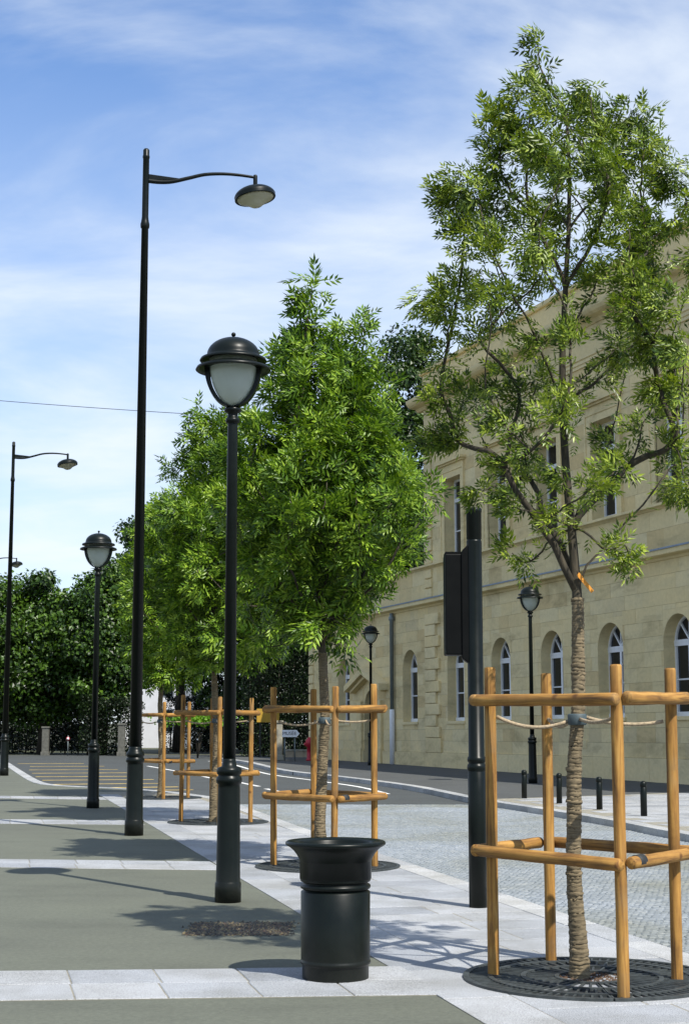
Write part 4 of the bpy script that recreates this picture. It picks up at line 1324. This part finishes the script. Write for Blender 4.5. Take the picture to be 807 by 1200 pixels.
def make_ash(name, label, loc, clumps, trunk_top, r0, leaves_per, clump_r, tmpl, mat, rng, wrap_h=2.25, leaf_scale=1.0, singles=0, group='young street trees in guards', lean=(0, 0)):
    t = thing(name, (loc[0], loc[1], 0), label, 'tree', group)
    tn = []
    nt = 14
    for i in range(nt + 1):
        z = trunk_top * i / nt
        tn.append((lean[0] * z + .035 * math.sin(z * 2.1 + loc[1]) * min(1, z), lean[1] * z + .03 * math.sin(z * 1.7 + 1 + loc[0]) * min(1, z), z))
    start = [p for p in tn if p[2] >= wrap_h * .98]
    nodes, par, ns, cid = grow(clumps, start, rng)
    kids = [[] for _ in nodes]
    for i, p_ in enumerate(par):
        if p_ >= 0: kids[p_].append(i)
    cnt = [0] * len(nodes)
    def count(i):
        cnt[i] = 1 + sum(count(k) for k in kids[i]); return cnt[i]
    count(0)
    # trunk tube
    zs = [p[2] for p in tn]
    rad = []
    for z in zs:
        f_ = z / trunk_top
        rad.append(r0 * (1.10 - .10 * min(1, z / .3)) * (1 - .80 * f_ ** 1.25) if z > 0 else r0 * 1.35)
    mb = MB(); mb.tube([(x, y, z - .02 if z == 0 else z) for x, y, z in tn], rad, 16); trunk = mb.build('trunk', 'bark', t)
    # jute wrap: stacked turns
    wp = []; wr = []
    z = .0
    def at_z(z):
        for i in range(nt):
            if tn[i][2] <= z <= tn[i + 1][2]:
                f_ = (z - tn[i][2]) / (tn[i + 1][2] - tn[i][2])
                return Vector(tn[i]).lerp(Vector(tn[i + 1]), f_), rad[i] * (1 - f_) + rad[i + 1] * f_
        return Vector(tn[-1]), rad[-1]
    while z < wrap_h:
        p_, r_ = at_z(z)
        st_ = rng.uniform(.016, .034)
        bul = rng.uniform(-.002, .0015) + (.005 if rng.random() < .05 else 0)
        for dz, dr in ((0, .0045), (st_ * .3, .0070 + bul * .7), (st_ * .75, .0068 + bul * .7), (st_ * .98, .0045)):
            q, _ = at_z(z + dz)
            wp.append(q); wr.append(r_ + dr)
        z += st_
    mb = MB(); mb.tube(wp, wr, 18)
    jt = rng.normal(0, .0016, (len(mb.v), 3))
    mb.v = [(v[0] + j[0] + .004 * math.sin(v[2] * 9 + v[1] * 30), v[1] + j[1], v[2] + j[2] * 2.2 + .0012 * math.sin(2 * math.atan2(v[1], v[0]) + v[2] * 13)) for v, j in zip(mb.v, jt)]
    mb.build('trunk_wrap', 'wrap', trunk)
    # branches
    def brad(i): return max(.0042, .0052 * cnt[i] ** .52)
    def add_edge(mb, a, b_, ra, rb, up):
        L = (b_ - a).length
        c1 = a + Vector((up.x, up.y, up.z)) * L * .38
        c2 = b_ - ((b_ - a).normalized() * .75 + Vector((0, 0, .3))) * L * .3
        pts = []
        for k in range(7):
            u = k / 6
            pts.append(a * (1 - u) ** 3 + c1 * 3 * u * (1 - u) ** 2 + c2 * 3 * u * u * (1 - u) + b_ * u ** 3)
        for k in range(1, 6):
            pts[k] = pts[k] + Vector((rng.normal(0, .012), rng.normal(0, .012), rng.normal(0, .008))) * min(1, L)
        mb.tube(pts, [ra + (rb - ra) * k / 6 for k in range(7)], 7)
        return pts
    twig_pts = {}
    def walk(mb, i, up):
        for k in kids[i]:
            rb = brad(k) * .8
            pts = add_edge(mb, nodes[i], nodes[k], brad(k), rb, up)
            twig_pts[k] = pts
            walk(mb, k, (pts[-1] - pts[-2]).normalized())
    for i in range(ns):
        for k in kids[i]:
            if k < ns: continue
            mb = MB()
            d = nodes[k] - nodes[i]
            up = (d.normalized() * .6 + Vector((0, 0, .5))).normalized()
            pts = add_edge(mb, nodes[i], nodes[k], brad(k), brad(k) * .8, up)
            twig_pts[k] = pts
            walk(mb, k, (pts[-1] - pts[-2]).normalized())
            mb.build('branch', 'bark', trunk)
    # leaves
    P, D, Sx, NH = [], [], [], []
    for k, i in cid.items():
        c = np.array(clumps[i][:3]); cr = clump_r * (clumps[i][3] if len(clumps[i]) > 3 else 1.0)
        pts = twig_pts[k]
        tipd = np.array((pts[-1] - pts[-3]).normalized())
        wind = np.array([-.45, .1, -.05]) + rng.normal(0, .28, 3)
        n = max(6, int(leaves_per * rng.uniform(.75, 1.25) * (cr / clump_r) ** 1.5))
        for _ in range(n):
            u = rng.random()
            if u < .22:
                q = pts[rng.integers(2, 7)]; base = np.array(q) + rng.normal(0, .02, 3)
                dirv = rng.normal(0, 1, 3) + tipd * .3 + np.array([0, 0, .15]); off = dirv * .3
            else:
                off = rng.normal(0, 1, 3); off /= np.linalg.norm(off)
                rr = cr * rng.random() ** .6
                base = c + off * rr * np.array([1, 1, .85]) + tipd * cr * .25
                dirv = off * .65 + tipd * .45 + rng.normal(0, .30, 3) + wind
            NH.append(off * 1.0 + np.array([0, 0, .75])); P.append(base); D.append(dirv); Sx.append(rng.uniform(.7, 1.2) * leaf_scale)
    P = np.array(P); D = np.array(D); Sx = np.array(Sx)
    rot = frames(D, rng, .38, np.array(NH))
    if singles:
        # the leaves that show largest: nearest to the viewer's side
        key = P[:, 1] + rng.normal(0, .12, len(P))
        idx = np.argsort(key)
        one, rest_ = idx[:singles], idx[singles:]
        lm = bpy.data.meshes.new('leaf'); lm.from_pydata([tuple(v) for v in tmpl[0]], [], [tuple(int(q) for q in f_) for f_ in tmpl[1]]); lm.materials.append(M[mat]); lm.update()
        crown = scatter('crown', tmpl, P[rest_], rot[rest_], Sx[rest_], mat, t)
        for i in one:
            o = bpy.data.objects.new('leaf', lm); COL.objects.link(o); o.parent = t
            mt = Matrix([[*(rot[i][r_] * Sx[i]), P[i][r_]] for r_ in range(3)] + [[0, 0, 0, 1]])
            o.matrix_local = mt
    else:
        crown = scatter('crown', tmpl, P, rot, Sx, mat, t)
    return t, trunk

C1 = [(-0.15, 6.05), (-0.13, 5.87), (-0.07, 5.69), (-0.31, 5.66), (-0.23, 5.61), (-0.34, 5.46), (-0.46, 5.41), (-0.05, 5.41), (0.14, 5.63), (0.2, 5.54), (0.45, 5.51), (0.52, 5.42), (0.31, 5.46), (0.73, 5.18), (0.78, 5.08), (-0.06, 5.28), (-0.27, 5.28), (-0.44, 5.23), (-0.4, 5.11), (-0.2, 5.13), (0.04, 5.18), (0.23, 5.23), (0.42, 5.28), (0.54, 5.21), (-0.71, 5.01), (-0.76, 4.94), (-0.61, 4.91), (-0.5, 4.79), (-0.33, 4.96), (-0.11, 4.96), (0.01, 4.89), (0.2, 4.99), (0.35, 5.06), (0.53, 4.86), (0.63, 4.79), (-0.97, 4.59), (-0.64, 4.66), (-0.71, 4.64), (-0.55, 4.49), (-0.4, 4.69), (-0.21, 4.74), (0.03, 4.71), (0.22, 4.79), (0.41, 4.69), (0.65, 4.66), (-0.91, 4.25), (-0.74, 4.29), (-0.81, 4.15), (-0.62, 4.17), (-0.45, 4.39), (-0.28, 4.49), (-0.09, 4.47), (0.12, 4.54), (0.31, 4.49), (0.55, 4.59), (0.62, 4.37), (0.21, 4.34), (0.4, 4.29), (-0.41, 4.17), (-0.55, 3.98), (-0.27, 4.08), (-0.12, 4.17), (0.4, 4.1), (0.54, 4.05), (0.61, 4.15), (-0.7, 3.91), (-0.84, 3.81), (-0.22, 3.93), (-0.32, 3.81), (-0.06, 3.91), (0.3, 3.91), (0.48, 3.91), (-0.86, 3.6), (-0.68, 3.6), (-0.79, 3.47), (-0.57, 3.56), (-0.39, 3.65), (-0.88, 3.33), (-0.73, 3.33), (-0.5, 3.42), (-0.28, 3.6), (-0.12, 3.74), (-0.04, 3.54), (0.23, 3.74), (0.32, 3.6), (0.43, 3.78), (0.55, 3.9), (0.61, 3.65), (0.72, 3.85), (0.74, 3.6), (0.51, 3.38), (0.69, 3.47), (0.35, 3.31), (-0.46, 3.15), (-0.58, 3.0), (-0.35, 3.24), (-0.24, 3.31), (-0.15, 3.47), (-0.07, 3.09), (0.04, 3.02), (-0.2, 3.07), (-0.33, 3.07), (-0.42, 2.91), (-0.27, 2.91), (-0.14, 2.84), (-0.05, 2.98), (0.39, 3.15), (0.22, 3.13), (-0.38, 2.6), (-0.51, 2.71), (-0.3, 2.67), (0.29, 2.67), (0.38, 2.56), (0.21, 2.64), (0.66, 3.29), (0.7, 3.15), (-0.25, 2.54)]
rg = np.random.default_rng(5)
cl1 = []
for x, z in C1:
    Rm = .85 * max(.12, math.sin(PI * min(1, max(0.08, (z - 2.3) / 3.9)) ** .8))
    d = math.sqrt(max(.02, Rm * Rm - x * x))
    y = rg.uniform(-d, d)
    sz = .55 if z < 2.8 else (.66 if z < 3.3 else (.62 if z > 5.6 else (1.15 if z > 4.2 else (.95 if z > 3.7 else .8))))
    cl1.append((x * .94 * (1 + y * .1), y, z + .17 * y - .03 * max(0, z - 5), sz))
cl1 = [c for c in cl1 if (c[2] > 4.9 and c[0] < .3) or rg.random() > (.32 if c[0] > .3 and c[2] > 4.5 else .16)]
for k in range(7):
    cl1.append((rg.uniform(.62, .86), rg.uniform(-.5, .5), rg.uniform(2.9, 4.9), .85))
t1, trunk1 = make_ash('ash_tree', 'tall leafy young ash tree in the nearest guard, right of the picture', TREES[0], cl1, 5.5, .043, 60, .116, leaf_template(3, .084, .050, .0155, .40, 48), 'ash', rg, wrap_h=2.32, singles=290)
mb = MB(); mb.extrude_y([(.025, 2.46), (.115, 2.35), (.13, 2.365), (.04, 2.48)], -.05, -.043); mb.build('tag', 'orange', trunk1)

def profile_clumps(rg, n, z0, z1, prof, xr=(1, 1), sep=.31):
    out = []
    tries = 0
    while len(out) < n and tries < 40000:
        tries += 1
        z = rg.uniform(z0, z1); Rm = np.interp(z, [p[0] for p in prof], [p[1] for p in prof])
        a = rg.uniform(0, 2 * PI); r = Rm * math.sqrt(rg.uniform(.08, 1)) * rg.uniform(.86, 1.1)
        x, y = r * math.cos(a), r * math.sin(a)
        x *= xr[1] if x > 0 else xr[0]
        c = Vector((x, y, z))
        if all((c - Vector(o_[:3])).length > sep for o_ in out) or tries > 30000:
            out.append((x, y, z, float(np.clip(rg.normal(1, .15), .7, 1.3))))
    return out
rg = np.random.default_rng(21)
cl2 = profile_clumps(rg, 135, 2.55, 6.0, [(2.5, .25), (2.9, .5), (3.2, .85), (3.6, 1.18), (3.9, 1.2), (4.4, 1.02), (5.0, .78), (5.5, .55), (6.0, .33)], (.92, 1.05))
cl2 = [(x, y, 2.55 + (z - 2.55) * .95, q) for x, y, z, q in cl2]
cl2 += [(-.22 + .02 * k, 0, 5.65 + .16 * k, .75) for k in range(6)] + [(.45, .1, 5.65, .7), (.47, .05, 5.85, .65), (.44, .1, 6.05, .6)]
for k in range(12):
    aa_ = rg.uniform(0, 2 * PI); rr_ = rg.uniform(.35, .85)
    cl2.append((min(.3, rr_ * math.cos(aa_)), rr_ * math.sin(aa_), rg.uniform(2.25, 2.75), .5))
t2, tr2 = make_ash('ash_tree', 'young ash tree in the guard behind the litter bin', TREES[1], cl2, 5.6, .056, 48, .160, leaf_template(3, .17, .095, .030), 'ash2', rg, wrap_h=2.3)
rg = np.random.default_rng(33)
cl3 = profile_clumps(rg, 150, 2.5, 6.5, [(2.4, .5), (2.9, 1.05), (3.6, 1.5), (4.6, 1.35), (5.6, .85), (6.5, .25)], (.76, 1.0))
t3, tr3 = make_ash('ash_tree', 'young ash tree in the guard behind the near lantern lamp', TREES[2], cl3, 5.4, .056, 50, .20, leaf_template(3, .18, .10, .034), 'ash2', rg, wrap_h=2.3)
mb = MB(); mb.extrude_y([(.05, 2.62), (.10, 2.45), (.12, 2.46), (.07, 2.64)], -.065, -.055); mb.build('tag', 'orange', tr3)
rg = np.random.default_rng(44)
cl4 = profile_clumps(rg, 125, 2.5, 6.1, [(2.4, .4), (2.9, .95), (3.6, 1.35), (4.6, 1.2), (5.4, .8), (6.1, .25)], (.55, 1.0))
t4, tr4 = make_ash('ash_tree', 'young ash tree in the farthest guard behind the tall lamp post', TREES[3], cl4, 5.2, .056, 50, .21, leaf_template(3, .19, .11, .038), 'ash2', rg, wrap_h=2.3)

def simple_leaf():
    vs = np.array([(0, 0, 0), (.45, .34, .05), (1, 0, -.12), (.45, -.34, .05)])
    return vs, np.array([(0, 2, 1), (0, 3, 2)])
def make_big_tree(name, label, loc, h, rad, crown_z0, nclump, per, leaf, mat, seed, group, trunk_r=.28, flat=1.0, cr=(.7, 1.35)):
    rng = np.random.default_rng(seed)
    t = thing(name, (loc[0], loc[1], -.12), label, 'tree', group)
    mb = MB()
    mb.tube([(0, 0, 0), (.1, 0, h * .2), (0, .1, h * .45), (.1, 0, h * .8)], [trunk_r * 1.3, trunk_r, trunk_r * .7, trunk_r * .15], 10)
    trunk = mb.build('trunk', 'barkdark', t)
    P, D, NHs = [], [], []
    zc = (h + crown_z0) / 2; hz = (h - crown_z0) / 2
    limbs = MB()
    for k in range(nclump):
        d = rng.normal(0, 1, 3); d /= np.linalg.norm(d)
        rr = rng.uniform(.25, 1) ** .42
        cl = rng.uniform(*cr)
        e = np.array([d[0] * (rad - cl * .55), d[1] * (rad - cl * .55) * flat, d[2] * (hz - cl * .5)]) * rr
        # widest a little below the middle
        e[:2] *= 1.0 - .22 * max(0, d[2])
        c = e + np.array([0, 0, zc])
        if k < 26:
            b0 = Vector((0, 0, max(h * .15, c[2] * .55)))
            limbs.tube([b0, b0.lerp(Vector(c), .5) + Vector((0, 0, .2)), Vector(c)], [trunk_r * .32, trunk_r * .2, .03], 6)
        o_ = rng.normal(0, 1, (per, 3)); o_ /= np.linalg.norm(o_, axis=1, keepdims=True)
        rad_ = cl * rng.random(per) ** .45
        pts = c + o_ * rad_[:, None] * np.array([1, 1, .68])
        P.append(pts); D.append(o_ * .5 + rng.normal(0, .7, (per, 3)) + np.array([0, 0, -.35])); NHs.append(o_ + np.array([0, 0, .5]) + (e / rad) * .5)
    limbs.build('branch', 'barkdark', trunk)
    P = np.concatenate(P); D = np.concatenate(D)
    ok = P[:, 2] > .15
    P, D = P[ok], D[ok]; NHs = np.concatenate(NHs)[ok]
    scatter('crown', simple_leaf(), P, frames(D, rng, .22, NHs), leaf * rng.uniform(.6, 1.25, len(P)), mat, t)
    return t
GB_ = 'mature trees behind the road'
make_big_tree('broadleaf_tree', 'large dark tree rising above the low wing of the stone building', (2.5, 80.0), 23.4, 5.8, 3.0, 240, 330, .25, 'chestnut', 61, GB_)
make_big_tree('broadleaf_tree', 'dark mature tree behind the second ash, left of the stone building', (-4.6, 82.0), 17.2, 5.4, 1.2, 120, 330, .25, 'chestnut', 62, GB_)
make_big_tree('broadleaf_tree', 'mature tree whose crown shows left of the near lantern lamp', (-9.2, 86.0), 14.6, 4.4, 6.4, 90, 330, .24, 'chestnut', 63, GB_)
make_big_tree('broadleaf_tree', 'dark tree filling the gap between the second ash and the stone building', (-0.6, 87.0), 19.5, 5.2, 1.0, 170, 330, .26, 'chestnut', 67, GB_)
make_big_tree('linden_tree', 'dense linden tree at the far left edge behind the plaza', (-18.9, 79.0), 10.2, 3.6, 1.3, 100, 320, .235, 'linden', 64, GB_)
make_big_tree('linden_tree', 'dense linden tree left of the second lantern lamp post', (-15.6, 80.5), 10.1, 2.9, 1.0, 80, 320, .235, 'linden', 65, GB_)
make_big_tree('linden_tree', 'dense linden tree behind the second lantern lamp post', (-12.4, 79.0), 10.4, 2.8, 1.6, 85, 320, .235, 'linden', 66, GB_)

def make_hedge(label, loc, L, D, H, seed, mat='hedge', leaf=.12, dens=170):
    rng = np.random.default_rng(seed)
    t = thing('hedge', (loc[0], loc[1], -.12), label, 'hedge')
    n = int((2 * L * H + L * D + 2 * D * H) * dens)
    P = np.stack([rng.uniform(-L / 2, L / 2, n), rng.uniform(-D / 2, D / 2, n), rng.uniform(0, H, n)], 1)
    face = rng.integers(0, 4, n)
    P[face == 0, 1] = -D / 2 + rng.normal(0, .09, (face == 0).sum())
    P[face == 1, 2] = H + rng.normal(0, .10, (face == 1).sum())
    P[:, 2] += .16 * np.sin(P[:, 0] * 1.3 + seed) + .1 * np.sin(P[:, 0] * 3.7)
    P[:, 2] = np.maximum(P[:, 2], 0.02)
    scatter('foliage', simple_leaf(), P, frames(rng.normal(0, 1, (n, 3)), rng, .8), leaf * rng.uniform(.7, 1.3, n), mat, t)
    mb = MB()
    x = -L / 2 + .3
    while x < L / 2:
        mb.tube([(x, 0, 0), (x + rng.uniform(-.1, .1), 0, H * .8)], [.05, .02], 6); x += .7
    mb.build('stems', 'barkdark', t)['kind'] = 'stuff'
    return t
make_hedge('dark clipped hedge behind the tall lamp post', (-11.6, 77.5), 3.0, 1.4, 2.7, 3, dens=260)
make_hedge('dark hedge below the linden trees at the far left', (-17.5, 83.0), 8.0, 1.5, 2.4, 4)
make_hedge('tall near-black hedge added for the deep shade left of the stone building', (-2.6, 73.0), 4.4, 1.6, 5.8, 5, dens=220)  # added hedge, its near-black leaves stand in for shade under the trees
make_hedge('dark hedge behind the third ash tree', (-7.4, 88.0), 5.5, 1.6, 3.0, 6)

make_hedge('tall dark backing hedge added behind the linden trees at the far left', (-24.5, 94.0), 20.0, 2.0, 5.2, 7, dens=110, leaf=.26)  # added dark backing, hides bright sky under the crowns
make_hedge('tall dark backing hedge added behind the middle trees and the white house', (-0.6, 94.0), 17.0, 2.0, 5.2, 8, dens=110, leaf=.26)  # second stretch of the added dark backing
# low lime-green shrub
rng = np.random.default_rng(9)
t = thing('shrub', (-6.7, 71.0, -.12), 'bright lime green shrub in the shade behind the third guard', 'shrub')
n = 900
P = np.stack([rng.normal(0, .75, n), rng.normal(0, .3, n), 1.75 + rng.normal(0, .12, n)], 1)
scatter('foliage', simple_leaf(), P, frames(rng.normal(0, 1, (n, 3)), rng, .6), .16 * rng.uniform(.7, 1.3, n), 'lime', t)
mb = MB()
for k in range(7): mb.tube([(0, 0, 0), (rng.uniform(-.2, .2), 0, 1.0), (rng.uniform(-.8, .8), rng.uniform(-.2, .2), 1.75)], [.03, .02, .01], 6)
mb.build('stem', 'barkdark', t)

# ------------------------------------------------------------------ white house beyond the trees
t = thing('house', (-11.9, 101.0, -.12), 'white rendered house seen between the young tree trunks', 'house')
mb = MB(); mb.box(-2.6, 1.0, 0, 7, 0, 6.4); mb.build('wall', 'house', t)
mb = MB(); mb.box(1.004, 2.1, .6, 6, 0, 5.4); mb.build('side_wing', 'shutter', t)
mb = MB(); mb.add([(-3, -.3, 6.38), (1.3, -.3, 6.38), (1.3, 7.3, 6.38), (-3, 7.3, 6.38), (-3, 3.5, 8.0), (1.3, 3.5, 8.0)], [(0, 1, 5, 4), (2, 3, 4, 5), (0, 4, 3), (1, 2, 5), (3, 2, 1, 0)]); roof = mb.build('roof', 'slate', t)
mb = MB(); mb.box(-1.6, -1.0, 3.2, 3.8, 7.4, 8.8); mb.build('chimney', 'lowwall', roof)
for (x0, z0) in ((.0, 1.0), (.0, 3.3)):
    mb = MB(); mb.box(x0, x0 + .8, -.03, .05, z0, z0 + 1.5); w_ = mb.build('window', 'shutter', t)
    mb = MB(); mb.box(x0 + .08, x0 + .72, -.045, -.034, z0 + .08, z0 + 1.42); mb.build('pane', 'glass', w_)

# ------------------------------------------------------------------ gate pillar, low wall, signs, hydrant
t = thing('gate_pillar', (-2.72, 63.2, 0), 'square pale stone gate pillar with the arrow sign beside it', 'pillar', 'gate pillars')
mb = MB(); mb.box(-.20, .20, -.2, .2, 0, 1.5); mb.build('shaft', 'pillar', t, bevel=.02)
mb = MB(); mb.box(-.25, .25, -.25, .25, 0, .22); mb.build('foot', 'pillar', t, bevel=.02)
mb = MB(); mb.box(-.24, .24, -.24, .24, 1.503, 1.60); mb.build('cap', 'pillar', t, bevel=.02)
M['pillar_dark'] = mat_plain('shaded_pillar', (0.10, 0.10, 0.085), 0.9, var=0.3)  # darker copy of the pillar stone, shade put into its colour
for lab, loc, sc in [('grey stone pillar by the hedge, just left of the tall lamp post', (-10.9, 76.0, -.12), 1.0), ('grey stone pillar under the linden trees', (-14.9, 77.5, -.12), .9)]:
    c = copy_tree(t); c.location = loc; c['label'] = lab; c.scale = (.8, .8, sc)
    for ch in c.children:
        ch.data = ch.data.copy(); ch.data.materials[0] = M['pillar_dark']
t = thing('low_wall', (-1.85, 68.9, -.02), 'low tan stone wall below the white arrow sign', 'wall')
x = -.8
while x < .85:
    L = .42
    mb = MB(); mb.box(x + .005, x + L - .005, -.15, .15, 0, .28); mb.build('block', 'lowwall', t, bevel=.01)
    mb = MB(); mb.box(x + .005, x + L - .005, -.18, .18, .285, .36); mb.build('coping', 'pillar', t, bevel=.01)
    x += L
def text_mesh(txt, size, mat, parent, loc, rot):
    cu = bpy.data.curves.new('txt', 'FONT'); cu.body = txt; cu.size = size; cu.extrude = .002; cu.align_x = 'CENTER'; cu.align_y = 'CENTER'
    to = bpy.data.objects.new('txt', cu); COL.objects.link(to)
    bpy.context.view_layer.update()
    me = bpy.data.meshes.new_from_object(to.evaluated_get(bpy.context.evaluated_depsgraph_get()))
    bpy.data.objects.remove(to, do_unlink=True)
    me.name = 'lettering'; me.materials.clear(); me.materials.append(M[mat])
    o = bpy.data.objects.new('lettering', me); COL.objects.link(o); o.parent = parent; o.location = loc; o.rotation_euler = rot
    return o
t = thing('direction_sign', (-2.13, 62.0, 0), 'white arrow-ended direction sign with dark lettering pointing right', 'sign')
mb = MB(); mb.extrude_y([(-.36, .95), (.22, .95), (.34, 1.09), (.22, 1.23), (-.36, 1.23)], -.02, .02); plate = mb.build('plate', 'white', t)
text_mesh('MUSÉE', .19, 'black', plate, (-.07, -.024, 1.09), (R(90), 0, 0))
mb = MB(); mb.lathe([(.025, 0), (.025, .9)], 10, -.25, .05); mb.lathe([(.025, 0), (.025, .9)], 10, .15, .05); mb.build('post', 'zinc', t)
t = thing('yellow_board', (-3.35, 69.0, -.02), 'dull yellow board on posts behind the second tree guard', 'sign')
mb = MB(); mb.box(-.55, .45, -.03, .03, 1.55, 2.15); mb.build('panel', 'signyellow', t, bevel=.01)
for x in (-.4, .3):
    mb = MB(); mb.box(x - .03, x + .03, .03, .09, 0, 2.1); mb.build('post', 'darkwood', t)
t = thing('fire_hydrant', (-1.42, 62.6, 0), 'small red fire hydrant by the far corner of the stone building', 'hydrant')
mb = MB(); mb.lathe([(.13, 0), (.13, .06), (.09, .08), (.09, .55), (.15, .58), (.15, .78), (.11, .86), (.05, .90), (.05, .94)], 20); mb.build('body', 'red', t)
for sg in (-1, 1):
    mb = MB(); mb.tube([(sg * .1, 0, .66), (sg * .21, 0, .66)], .055, 12); mb.build('outlet', 'red', t)
t = thing('road_sign', (-13.6, 76.5, -.12), 'tiny round red and white road sign under the linden trees', 'sign')
mb = MB(); mb.lathe([(.025, 0), (.025, 1.0)], 8); mb.build('post', 'zinc', t)
mb = MB(); mb.tube([(0, -.03, .85), (0, -.05, .85)], .09, 24); pl = mb.build('plate', 'red', t)
mb = MB(); mb.tube([(0, -.051, .85), (0, -.056, .85)], .06, 24); mb.build('disc', 'white', pl)

# bollards on the far pavement
for i, (x, y, lab) in enumerate([(3.659, 31.791, 'black bollard farthest left on the pale far pavement'), (4.098, 29.817, 'black bollard second from the left on the far pavement'), (4.534, 27.805, 'black bollard third from the left on the far pavement'), (4.94, 25.816, 'black bollard farthest right on the pale far pavement')]):
    if i == 0:
        t = thing('bollard', (x, y, .008), lab, 'bollard', 'bollards on the far pavement')
        mb = MB(); mb.lathe([(.055, 0), (.055, .47), (.05, .475)], 20); mb.build('post', 'paint', t)
        mb = MB(); mb.lathe([(.05, .476), (.057, .48), (.057, .53), (.045, .56), (.02, .572), (.001, .575)], 20); mb.build('cap', 'paint', t)
        b0 = t
    else:
        c = copy_tree(b0); c.location = (x, y, .008); c['label'] = lab

# overhead cable
A_ = Vector((-32, 58, 15.9)); B_ = Vector((2.6, 54.6, 12.2))
mb = MB(); mb.tube([A_.lerp(B_, k / 40) - Vector((0, 0, .45 * 4 * (k / 40) * (1 - k / 40))) for k in range(41)], .012, 6)
tag(mb.build('overhead_cable', 'cable'), 'thin overhead cable crossing the sky behind the lamps', 'cable')
